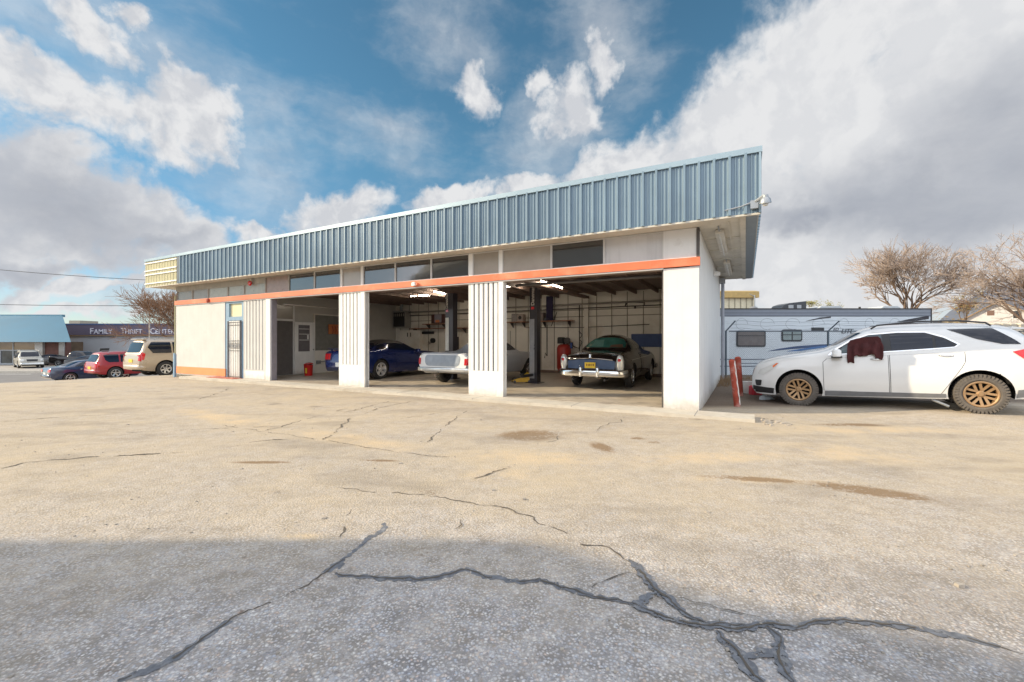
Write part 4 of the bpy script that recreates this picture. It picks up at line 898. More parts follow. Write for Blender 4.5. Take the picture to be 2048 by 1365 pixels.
def wheel(parent, x, y, r, wd, rim_m, spokes=6, double=False, rr=None, tread=False, tyre_m=None, spw=.05):
    """y>0 is the left side; the face looks outward"""
    s_ = 1 if y > 0 else -1; rr = rr or r*.66
    hub = MB(); hub.lathe([(0, -wd*.3*s_), (rr*.86, -wd*.3*s_), (rr*.86, wd*.05*s_), (0, wd*.05*s_)], 24, 'Y')
    h = hub.build('wheel', well, parent); h.location = (x, y, r)
    t = MB(); hw = wd/2; c = .03
    t.lathe([(rr, -hw*.8), (rr+.03, -hw), (r-c*1.6, -hw), (r-c*.4, -hw*.86), (r, -hw*.6), (r, hw*.6), (r-c*.4, hw*.86), (r-c*1.6, hw), (rr+.03, hw), (rr, hw*.8)], 56, 'Y', closed=True)
    if tread:
        for i in range(40):
            a = 2*pi*i/40
            for k_, (h0, h1) in enumerate(((-hw*.98, -hw*.35), (-hw*.3, hw*.3), (hw*.35, hw*.98))):
                a2 = a+(.5 if k_ == 1 else 0)*2*pi/40
                t.M = Matrix.Rotation(-a2, 4, 'Y'); t.box(r-.012, r+.006, h0, h1, -.019, .019)
            for sd in (-1, 1): t.M = Matrix.Rotation(-a, 4, 'Y'); t.box(r-.055, r-.005, sd*hw*.9, sd*(hw+.006), -.014, .014)
        t.M = Matrix()
    t.build('tyre', tyre_m or rubber, h, smooth=35)
    m_ = MB(); f0 = hw*.92*s_; f1 = hw*.55*s_
    m_.lathe([(rr+.004, f0), (rr-.012, f0+.004*s_), (rr-.028, f0-.004*s_), (rr-.035, f1-.05*s_), (rr+.002, f1-.05*s_)], 48, 'Y', closed=True)
    m_.lathe([(0, f1+.022*s_), (rr*.15, f1+.022*s_), (rr*.19, f1+.008*s_), (rr*.27, f1), (rr*.27, f1-.03*s_), (0, f1-.03*s_)], 28, 'Y')
    for i in range(spokes):
        a = 2*pi*i/spokes+.26
        for o_ in ((-.045, .045) if double else (0,)):
            m_.M = Matrix.Rotation(-a, 4, 'Y'); w0 = spw*(.34 if double else .5); w1 = spw*(.42 if double else .62)
            y0_, y1_ = f1-.02*s_, f0-.012*s_
            m_.add([(rr*.2, y0_, o_*.7-w0), (rr*.2, y0_, o_*.7+w0), (rr*.97, y1_-.03*s_, o_-w1), (rr*.97, y1_-.03*s_, o_+w1),
                    (rr*.2, f1+.004*s_, o_*.7-w0), (rr*.2, f1+.004*s_, o_*.7+w0), (rr*.97, y1_, o_-w1), (rr*.97, y1_, o_+w1)],
                   [(0, 1, 3, 2), (4, 6, 7, 5), (0, 4, 5, 1), (2, 3, 7, 6), (0, 2, 6, 4), (1, 5, 7, 3)])
    if double:
        m_.M = Matrix()
        for i in range(6):
            a = 2*pi*i/6+.26; m_.M = Matrix.Rotation(-a-.52, 4, 'Y') @ Matrix.Translation((rr*.34, 0, 0)); m_.lathe([(0, f1+.012*s_), (.008, f1+.012*s_), (.01, f1-.02*s_), (0, f1-.02*s_)], 8, 'Y')
    m_.M = Matrix(); m_.build('rim', rim_m, h, smooth=30); return h
def door(bvh, sd, outline, paint, parent, handle=None, win=None, hm=None, gap=.008):
    ax = 'L' if sd > 0 else 'R'
    cx_ = sum(p[0] for p in outline)/len(outline); cz_ = sum(p[1] for p in outline)/len(outline)
    g_ = [(cx_+(p[0]-cx_)*1.0+(gap if p[0] > cx_ else -gap), cz_+(p[1]-cz_)+(gap*.3 if p[1] > cz_ else -gap*.3)) for p in outline]
    patch(bvh, ax, g_, well, 'door_gap', parent, .0025)
    d = patch(bvh, ax, outline, paint, 'door', parent, .0045)
    if handle:
        x, z, l_ = handle; p = bvh.ray_cast(Vector((x, 3*sd, z)), Vector((0, -sd, 0)))[0]
        a = MB(); a.tube([(x-l_/2, p.y+.006*sd, z-.005), (x-l_/4, p.y+.035*sd, z), (x+l_/4, p.y+.035*sd, z), (x+l_/2, p.y+.006*sd, z+.005)], .012, 6); a.build('handle', hm or chrome, d, smooth=True)
    return d
def car_paint(name, c, rough=.28, coat=.8, metal=0, var=.03, **kw): return mat(name, c, rough, metal, var, 1.5, coat=coat, **kw)

# ---------------------------------------------------------------- white crossover
pw = car_paint('white_car_paint', (.70, .70, .69), .22)
SX, SY = (6.25+8.53)/2+.92*.5696, (9.45+7.87)/2+.92*.8219
suv = thing('parked_crossover', 'white crossover with bronze off road wheels and a maroon jacket in its window', 'car', (SX, SY, -.018), R(145.28), ry=math.atan2(.091, 2.774))
sp_ = dict(x=(-2.30, 2.30), n=76, ex=3.4, tumble=.21,
    top=[(-2.30, .62), (-2.27, .90), (-2.2, 1.08), (-2.08, 1.34), (-1.97, 1.53), (-1.75, 1.625), (-1.3, 1.68), (-.7, 1.705), (-.2, 1.70), (.15, 1.655), (.5, 1.47), (.95, 1.215), (1.25, 1.165), (1.6, 1.11), (1.95, 1.03), (2.15, .95), (2.26, .82), (2.30, .66)],
    belt=[(-2.30, .55), (-2.2, .92), (-2.0, 1.16), (-1.5, 1.19), (-1.0, 1.165), (0, 1.11), (.9, 1.05), (1.4, 1.00), (1.85, .90), (2.1, .76), (2.30, .52)],
    bot=[(-2.30, .42), (-2.1, .30), (-1.2, .25), (.9, .23), (1.9, .22), (2.2, .24), (2.30, .34)],
    w=[(-2.30, .62), (-2.25, .76), (-2.05, .87), (-1.7, .915), (-1.2, .925), (0, .915), (1.2, .925), (1.7, .91), (2.0, .86), (2.18, .79), (2.30, .66)],
    arches=[(1.387, .36, .435), (-1.387, .36, .435)])
bo, bv = body(sp_, suv, pw)
for s_ in (1, -1):
    L_ = 'L' if s_ > 0 else 'R'
    d1_ = door(bv, s_, [(.93, .36), (-.12, .33), (-.12, 1.075), (.86, 1.02), (.93, .95)], pw, suv, (.05, 1.0, .2))
    d2_ = door(bv, s_, [(-.15, .33), (-.86, .34), (-1.15, .84), (-1.20, .95), (-1.20, 1.12), (-.15, 1.08)], pw, suv, (-.95, 1.065, .2))
    # windows with a bright surround
    out = [(.86, 1.085), (.70, 1.23), (.44, 1.41), (.15, 1.515), (-.3, 1.545), (-.72, 1.53), (-.97, 1.42), (-1.16, 1.275), (-1.10, 1.215), (-.6, 1.165), (0, 1.135)]
    patch(bv, L_, out, chrome, 'window_surround', suv, .004, 18)
    ins = [(.80, 1.10), (.66, 1.23), (.42, 1.39), (.15, 1.492), (-.3, 1.522), (-.70, 1.508), (-.95, 1.40), (-1.125, 1.27), (-1.08, 1.228), (-.6, 1.183), (0, 1.153)]
    patch(bv, L_, ins, blackp, 'window_pillar_trim', suv, .0055, 18)
    patch(bv, L_, [(.70, 1.13), (.58, 1.26), (.38, 1.39), (.14, 1.478), (-.05, 1.49), (-.05, 1.165), (.2, 1.15)], mat('clearer_car_glass', (.03, .06, .07), .04, spec=.8), 'side_window', suv, .007, 16)
    patch(bv, L_, [(-.18, 1.165), (-.18, 1.50), (-.5, 1.50), (-.70, 1.485), (-.79, 1.445), (-.79, 1.205)], car_glass, 'side_window', suv, .007, 16)
    patch(bv, L_, [(-.83, 1.21), (-.83, 1.42), (-.94, 1.365), (-1.08, 1.265), (-1.05, 1.235)], car_glass, 'side_window', suv, .007, 12)
    patch(bv, L_, [(-1.02, 1.555), (-1.62, 1.55), (-1.86, 1.33), (-1.93, 1.25), (-1.7, 1.26), (-1.38, 1.36)], car_glass, 'quarter_window', suv, .006, 16)
    patch(bv, L_, [(.92, .24), (.92, .345), (-.93, .345), (-.93, .27)], greyplast, 'sill_cladding', suv, .008, 18)
    patch(bv, L_, [(1.86, .25), (2.27, .27), (2.27, .42), (1.84, .37)], blackp, 'front_valance', suv, .006, 10)
    patch(bv, L_, rounded([(2.12, .78), (1.76, .95), (1.84, .80), (2.06, .66), (2.16, .68)], .03), clear_lamp, 'headlight', suv, .008, 12)
    patch(bv, L_, [(1.86, .865), (1.78, .93), (1.74, .93), (1.84, .83)], amber_lamp, 'indicator', suv, .011, 8)
    patch(bv, L_, rounded([(2.20, .42), (2.10, .42), (2.08, .55), (2.22, .55)], .02), blackp, 'fog_lamp', suv, .008, 8)
    patch(bv, L_, [(-1.80, 1.12), (-1.95, 1.16), (-2.2, 1.12), (-2.2, .95), (-2.0, .93)], red_lamp, 'tail_light', suv, .010, 12)
    patch(bv, L_, [(-1.83, .30), (-2.25, .38), (-2.25, .5), (-1.85, .44)], greyplast, 'rear_valance', suv, .006, 10)
    a = MB(); zr = 1.70; yr = .60*s_                                  # roof rail
    a.tube([(.1, yr*.98, 1.62), (.0, yr, 1.69), (-.6, yr, 1.735), (-1.2, yr, 1.715), (-1.55, yr, 1.66), (-1.62, yr, 1.60)], .018, 6)
    a.build('roof_rail', mat('satin_black', (.03, .03, .035), .35), suv, smooth=True)
    a = MB(); a.M = Matrix.Translation((.70, .99*s_, 1.14)); a.cbox(-.08, .08, -.11, .11, -.07, .08, .03); mr = a.build('door_mirror', pw, suv, smooth=50)
    a = MB(); a.box(.66, .76, .86*s_, .94*s_, 1.04, 1.09); a.M = Matrix(); a.box(.61, .79, (.88 if s_ > 0 else -.88), 1.09*s_, 1.045, 1.075); a.build('mirror_foot', blackp, mr)
    for wx in (1.387, -1.387): wheel(suv, wx, .815*s_, .355, .25, bronze, 6, True, .232, True, rubber_d, .05)
a = MB(); a.tube([(-.75, .78, .22), (-.98, .80, .10)], .025, 8); a.build('exhaust_pipe', galv, suv)
patch(bv, 'F', rounded([(-.62, 1.30), (.62, 1.30), (.56, 1.55), (-.56, 1.55)], .05), car_glass, 'windscreen', suv, .006, 14)
patch(bv, 'F', rounded([(-.45, .55), (.45, .55), (.5, .8), (-.5, .8)], .05), blackp, 'grille', suv, .006, 10)
patch(bv, 'B', rounded([(-.6, 1.15), (.6, 1.15), (.52, 1.48), (-.52, 1.48)], .06), car_glass, 'rear_window', suv, .006, 12)
a = MB(); a.prism([(-1.90, 1.575), (-2.1, 1.535), (-2.1, 1.515), (-1.88, 1.53)], -.55, .55); a.build('rear_spoiler', pw, suv)
a = MB(); a.box(-1.2, 1.2, -.72, .72, .30, .42); a.build('underbody', well, suv)
# jacket hung in the window
jk = thing('hung_jacket', 'maroon jacket draped over the front window of the white crossover', 'jacket', suv.location[:], R(145.28), ry=suv.rotation_euler.y)
a = MB(); N1, N2 = 60, 26; r_ = random.Random(2)
outl_top = lambda s: 1.475-.02*sin(s*9)
for j in range(N2+1):
    for i in range(N1+1):
        s = i/N1; t = j/N2; x = .50-.53*s
        bot = interp(s, [(0, .93), (.15, .94), (.18, 1.07), (.3, 1.09), (.45, 1.07), (.7, 1.10), (.77, 1.12), (.80, 1.02), (.96, 1.01), (1, 1.08)])+.012*sin(s*31); top = interp(s, [(0, 1.33), (.08, 1.40), (.3, 1.435), (.6, 1.46), (.92, 1.465), (1, 1.42)])
        z = top+(bot-top)*t; x += -.02*sin(t*3)*(1 if s > .5 else -1)
        h = bv.ray_cast(Vector((x, 3, z)), Vector((0, -1, 0))); y = (h[0].y if h[0] else .85)+.055+.022*sin(s*24+t*3)+.016*sin(s*11-t*8)*t
        if z > 1.12: y = max(y, .84)
        a.v.append((x, y, z))
for j in range(N2):
    for i in range(N1): q_ = j*(N1+1)+i; a.f.append([q_, q_+1, q_+N1+2, q_+N1+1]); a.mi.append(0)
o_ = a.build('jacket_cloth', mat('maroon_cloth', (.055, .010, .011), .9, var=.2, bump=.4, bscale=30), jk, smooth=True, fix=False)
so = o_.modifiers.new('s', 'SOLIDIFY'); so.thickness = .02; so.offset = 1

def world_car(name, label, cat, loc, head, group=None, ry=0):
    return thing(name, label, cat, loc, head, group, ry)
HD = math.atan2(.8807, .4737)
# ---------------------------------------------------------------- black 1950s coupe in the right bay
pk = car_paint('black_car_paint', (.014, .010, .010), .15, .6, spec=.4)
mrc = Vector((2.97, 11.5))+Vector((.4737, .8807))*2.52-Vector((.8807, -.4737))*.93
merc = world_car('classic_coupe', 'black classic car with chrome bumper and green rear window parked in the right bay', 'car', (mrc.x, mrc.y, .004), HD)
sp_ = dict(x=(-2.48, 2.55), n=70, ex=2.5, tumble=.26,
    side=[(0, .90), (.12, .95), (.3, 1.0), (.5, 1.01), (.7, .99), (.88, .95), (1, .88)],
    top=[(-2.48, .62), (-2.44, .80), (-2.3, .90), (-2.0, .98), (-1.55, 1.05), (-1.2, 1.10), (-.95, 1.30), (-.72, 1.46), (-.4, 1.545), (.0, 1.56), (.35, 1.50), (.62, 1.33), (.85, 1.12), (1.3, 1.08), (2.0, 1.0), (2.4, .88), (2.55, .65)],
    belt=[(-2.48, .55), (-2.44, .82), (-2.2, .90), (-1.6, .95), (-1.0, .99), (0, 1.0), (1.0, .98), (2.0, .93), (2.4, .80), (2.55, .58)],
    bot=[(-2.48, .40), (-2.3, .34), (-1, .27), (1, .26), (2.3, .3), (2.55, .4)],
    w=[(-2.48, .72), (-2.42, .84), (-2.2, .90), (-1.6, .935), (-.6, .93), (.8, .93), (1.8, .93), (2.3, .88), (2.55, .62)],
    arches=[(1.5, .35, .40), (-1.32, .35, .37)])
bo, bv = body(sp_, merc, pk)
patch(bv, 'B', rounded([(-.64, 1.13), (.64, 1.13), (.60, 1.30), (.46, 1.43), (.2, 1.465), (-.2, 1.465), (-.46, 1.43), (-.60, 1.30)], .04), chrome, 'window_surround', merc, .006, 20)
rw = patch(bv, 'B', rounded([(-.61, 1.145), (.61, 1.145), (.57, 1.29), (.44, 1.41), (.2, 1.445), (-.2, 1.445), (-.44, 1.41), (-.57, 1.29)], .04), teal_glass, 'rear_window', merc, .010, 20)
patch(bv, 'B', [(.05, 1.16), (.42, 1.16), (.38, 1.36), (.08, 1.38)], mat('green_window_view', (.09, .19, .17), .1), 'seat_seen_through_glass', rw, .014, 8)
patch(bv, 'B', [(-.55, 1.15), (-.15, 1.15), (-.18, 1.22), (-.5, 1.24)], mat('brown_seat', (.10, .05, .03), .5), 'seat_seen_through_glass', rw, .014, 8)
for s_ in (1, -1):
    L_ = 'L' if s_ > 0 else 'R'
    patch(bv, L_, [(-.95, 1.1), (-.78, 1.32), (-.45, 1.42), (.1, 1.44), (.42, 1.34), (.66, 1.10)], mat('grey_green_glass', (.06, .08, .075), .06, spec=.8), 'side_window', merc, .006, 18)
    strip(bv, L_, (-.28, 1.08), (-.28, 1.45), .03, chrome, 'pillar_trim', merc, .010)
    strip(bv, L_, (-1.6, .80), (1.4, .88), .014, chrome, 'side_moulding', merc, .010, 20)
    door(bv, s_, [(-.35, .40), (.75, .40), (.75, .98), (-.35, .98)], pk, merc, (-.2, .93, .14))
    patch(bv, L_, [(-1.9, 1.0), (-2.15, .95), (-2.0, .96), (-1.7, 1.0)], chrome, 'fender_trim', merc, .008, 8)
    # tall chrome tail lamp housings
    a = MB(); y = .80*s_
    a.M = Matrix.Translation((-2.42, y, .74)) @ Matrix.Rotation(-.12, 4, 'Y')
    a.lathe([(0, -.22), (.085, -.2), (.105, -.05), (.10, .08), (.075, .19), (.03, .23), (0, .235)], 18); tl = a.build('tail_lamp_housing', mat('pale_chrome', (.70, .72, .72), .2, metal=.55), merc, smooth=60)
    a = MB(); a.M = Matrix.Translation((-2.52, y, .83)); a.lathe([(0, -.02), (.03, -.018), (.045, 0), (.045, .02), (0, .02)], 16, 'X'); a.build('tail_light', red_lamp, tl, smooth=True)
    for wx, rr in ((1.5, .335), (-1.32, .335)): wheel(merc, wx, .80*s_, rr, .18, chrome, 12, False, .20)
# bumper with overriders, wrapped round the corners
def bumper(root, x, z, hw, pr, ret, m_, h=.07, name='bumper', t=.04):
    pts = [(x+ret, -hw-.01), (x+ret*.35, -hw), (x+.06, -hw*.93), (x, -hw*.75), (x-pr, 0), (x, hw*.75), (x+.06, hw*.93), (x+ret*.35, hw), (x+ret, hw+.01)]
    a = MB(); n = len(pts); prof_ = [(-t, -h), (-t*.2, -h*1.1), (t*.35, -h*.8), (t*.5, -.0), (t*.3, h*.8), (-t*.3, h*1.05), (-t, h)]
    for i in range(n):
        p = Vector(pts[i]); d = (Vector(pts[min(i+1, n-1)])-Vector(pts[max(i-1, 0)])).normalized(); nn = Vector((-d.y, d.x))
        for (o_, zz) in prof_: q_ = p+nn*o_; a.v.append((q_.x, q_.y, z+zz))
    k_ = len(prof_)
    for i in range(n-1):
        for j in range(k_): j2 = (j+1) % k_; a.f.append([i*k_+j, i*k_+j2, (i+1)*k_+j2, (i+1)*k_+j]); a.mi.append(0)
    a.f += [list(range(k_)), list(range(n*k_-1, (n-1)*k_-1, -1))]; a.mi += [0, 0]
    return a.build(name, m_, root, smooth=50)
bb = bumper(merc, -2.58, .47, .93, .03, .42, chrome, .085, 'rear_bumper')
for y in (-.24, .24):
    a = MB(); a.M = Matrix.Translation((-2.65, y, .49)); a.lathe([(0, -.13), (.035, -.12), (.045, 0), (.04, .12), (.02, .16), (0, .165)], 12); a.build('overrider', chrome, bb, smooth=60)
bumper(merc, 2.62, .47, -.9, -.03, -.35, chrome, .08, 'front_bumper')
a = MB(); a.box(-2.545, -2.52, -.15, .15, .60, .76); pl_ = a.build('licence_plate', plate_y, merc, bevel=.004)
a = MB()
for i, (y, w_) in enumerate(((-.10, .03), (-.055, .022), (0, .034), (.045, .02), (.09, .03))): a.box(-2.549, -2.545, y-w_/2, y+w_/2, .66, .72)
a.build('plate_marks', mat('plate_ink', (.25, .10, .02), .5), pl_)
patch(bv, 'B', [(-.66, .58), (.66, .58), (.66, .80), (.3, .84), (-.3, .84), (-.66, .80)], mat('sky_tinted_black_panel', (.06, .10, .19), .12, coat=1), 'boot_panel', merc, .006, 16)  # reflected sky is put into the blue of this black panel
a = MB(); a.tube([(-2.50, -.62, .83), (-2.53, -.3, .86), (-2.53, 0, .875), (-2.53, .3, .86), (-2.50, .62, .83)], .010, 6); a.M = Matrix.Translation((-2.53, 0, .93)); a.lathe([(0, -.07), (.05, -.05), (.03, .0), (.04, .04), (.02, .07), (0, .08)], 12); a.build('boot_ornament', chrome, merc, smooth=60)
for y in (-.42, .5): a = MB(); a.tube([(-2.3, y, .30), (-2.6, y, .29)], .03, 10); a.build('exhaust_pipe', blackp, merc)

# ---------------------------------------------------------------- silver car-based pickup in the middle bay
ps = car_paint('grey_primer_paint', (.42, .44, .47), .35, .4); pww = car_paint('pickup_white', (.72, .73, .73), .35, .4)
P_ = Vector((-1.30, 12.41)); pc = P_+Vector((.4737, .8807))*2.6-Vector((.8807, -.4737))*.93
cut_ = MB(); cut_.box(-2.44, -.42, -.68, .68, .58, 1.3)
pick = world_car('coupe_pickup', 'silver and white vintage coupe pickup showing its tailgate in the middle bay', 'pickup', (pc.x, pc.y, .004), HD)
sp_ = dict(x=(-2.52, 2.45), n=70, ex=4.2, tumble=.30,
    side=[(0, .86), (.15, .93), (.35, .98), (.55, 1.0), (.8, .98), (.93, .94), (1, .90)],
    top=[(-2.52, .70), (-2.50, .94), (-2.4, 1.0), (-1.2, 1.005), (-.75, 1.03), (-.45, 1.20), (-.28, 1.36), (.1, 1.40), (.45, 1.36), (.75, 1.15), (.98, .99), (1.6, .96), (2.3, .90), (2.42, .80), (2.45, .6)],
    belt=[(-2.52, .66), (-2.50, .90), (-2.4, .96), (-1.0, .97), (0, .95), (1, .93), (2.3, .86), (2.45, .56)],
    bot=[(-2.52, .50), (-2.3, .36), (-1, .30), (1, .28), (2.2, .32), (2.45, .42)],
    w=[(-2.52, .86), (-2.46, .92), (-2.2, .935), (-1, .94), (1, .94), (2.0, .93), (2.35, .90), (2.45, .80)],
    arches=[(1.5, .34, .39), (-1.38, .34, .39)], cuts=[cut_])
bo, bv = body(sp_, pick, ps)
tg = patch(bv, 'B', rounded([(-.62, .60), (.62, .60), (.66, .93), (-.66, .93)], .14, 6), mat('blue_grey_tailgate', (.27, .31, .36), .35, coat=.3), 'tailgate', pick, .012, 16)
patch(bv, 'B', rounded([(-.86, .56), (.86, .56), (.87, .955), (-.87, .955)], .05), pww, 'rear_panel', pick, .006, 16)
for s_ in (1, -1):
    L_ = 'L' if s_ > 0 else 'R'
    patch(bv, 'B', rounded([(s_*.90, .64), (s_*.80, .64), (s_*.80, .83), (s_*.90, .83)], .02), red_lamp, 'tail_light', pick, .015, 8)
    patch(bv, L_, rounded([(-2.5, .66), (-2.36, .66), (-2.36, .83), (-2.5, .83)], .02), red_lamp, 'tail_light_side', pick, .010, 8)
    patch(bv, L_, [(-.42, 1.02), (-.26, 1.27), (.1, 1.34), (.42, 1.30), (.68, 1.04)], mat('smoky_glass', (.05, .05, .06), .08, spec=.8), 'side_window', pick, .006, 14)
    door(bv, s_, [(-.35, .36), (.8, .36), (.85, .94), (-.35, .95)], ps, pick, (-.15, .88, .12))
    for wx in (1.5, -1.38): wheel(pick, wx, .79*s_, .335, .22, alloy, 5, False, .19)
bumper(pick, -2.58, .50, .93, .0, .25, mat('pale_chrome', (.70, .72, .72), .2), .055, 'rear_bumper', .03)
patch(bv, 'B', [(-.8, .44), (.8, .44), (.84, .53), (-.84, .53)], pww, 'rear_valance', pick, .007, 10)
patch(bv, 'F', rounded([(-.8, .55), (.8, .55), (.8, .8), (-.8, .8)], .03), blackp, 'grille', pick, .008, 8)
a = MB(); a.tube([(-2.2, .35, .36), (-2.45, .32, .30)], .035, 8); a.tube([(-1.38, -.7, .335), (-1.38, .7, .335)], .05, 10); a.build('rear_axle', mat('rusty_axle', (.28, .22, .17), .7), pick)

# ---------------------------------------------------------------- blue coupe in the left bay
pb = car_paint('metallic_blue_paint', (.010, .026, .14), .22, 1, .35)
rw_ = Vector((-4.68, 15.4)); mc = rw_+Vector((.4737, .8807))*1.36-Vector((.8807, -.4737))*.86
mus = world_car('sports_coupe', 'dark blue sports coupe with silver wheels parked in the left bay', 'car', (mc.x, mc.y, .004), HD)
sp_ = dict(x=(-2.36, 2.38), n=70, ex=3.0, tumble=.27,
    top=[(-2.36, .62), (-2.33, .86), (-2.25, 1.01), (-2.0, 1.03), (-1.65, 1.06), (-1.25, 1.22), (-.8, 1.36), (-.35, 1.40), (.1, 1.36), (.5, 1.17), (.85, 1.00), (1.4, .97), (2.0, .90), (2.3, .78), (2.38, .58)],
    belt=[(-2.36, .56), (-2.32, .86), (-2.1, .97), (-1.2, .99), (0, .94), (1, .90), (2, .82), (2.3, .68), (2.38, .5)],
    bot=[(-2.36, .42), (-2.2, .28), (-1, .22), (1.2, .2), (2.2, .2), (2.38, .3)],
    w=[(-2.36, .72), (-2.28, .86), (-2.0, .92), (-1.3, .94), (0, .92), (1.3, .93), (2.0, .90), (2.3, .76), (2.38, .6)],
    arches=[(1.36, .345, .39), (-1.36, .345, .39)])
bo, bv = body(sp_, mus, pb)
soft = mat('dark_soft_roof', (.03, .026, .025), .6)
patch(bv, 'T', rounded([(-1.5, -.55), (-.95, -.62), (.1, -.64), (.1, .64), (-.95, .62), (-1.5, .55)], .1), soft, 'roof_panel', mus, .007, 22)
for s_ in (1, -1):
    L_ = 'L' if s_ > 0 else 'R'
    patch(bv, L_, [(-.95, 1.05), (-.85, 1.26), (-.4, 1.33), (.08, 1.29), (.55, 1.02), (.6, .97)], car_glass, 'side_window', mus, .006, 16)
    patch(bv, L_, [(-1.55, 1.05), (-1.15, 1.22), (-1.0, 1.24), (-1.05, 1.04)], car_glass, 'quarter_window', mus, .006, 10)
    door(bv, s_, [(-.62, .33), (.62, .33), (.68, .88), (-.62, .93)], pb, mus, (-.45, .82, .16), hm=pb)
    patch(bv, L_, [(-2.25, .62), (-2.05, .62), (-2.05, .66), (-2.25, .66)], red_lamp, 'side_marker', mus, .008, 6)
    a = MB(); a.M = Matrix.Translation((.5, 1.0*s_, .99)); a.cbox(-.06, .06, -.1, .1, -.05, .06, .02); a.build('door_mirror', pb, mus, smooth=50)
    for i in range(3):
        y = s_*(.50+i*.105); patch(bv, 'B', rounded([(y, .70), (y+s_*.085, .70), (y+s_*.085, .90), (y, .90)], .015), red_lamp, 'tail_light', mus, .010, 6)
    patch(bv, 'B', rounded([(s_*.46, .67), (s_*.84, .67), (s_*.82, .93), (s_*.46, .93)], .02), mat('dark_lamp_surround', (.05, .02, .05), .3), 'lamp_surround', mus, .006, 8)
    for wx in (1.36, -1.36): wheel(mus, wx, .815*s_, .345, .24, mat('bright_alloy', (.7, .7, .7), .3, metal=.5), 5, False, .235, spw=.09)
patch(bv, 'B', rounded([(-.22, .46), (.22, .46), (.22, .60), (-.22, .60)], .02), plate_w, 'licence_plate', mus, .012, 6)
patch(bv, 'B', rounded([(-.6, 1.08), (.6, 1.08), (.5, 1.26), (-.5, 1.26)], .05), car_glass, 'rear_window', mus, .009, 12)
a = MB(); a.box(-2.3, -2.16, -.7, .7, 1.055, 1.08); a.box(-2.24, -2.2, -.6, -.56, 1.0, 1.056); a.box(-2.24, -2.2, .56, .6, 1.0, 1.056); a.build('spoiler', pb, mus, bevel=.008)

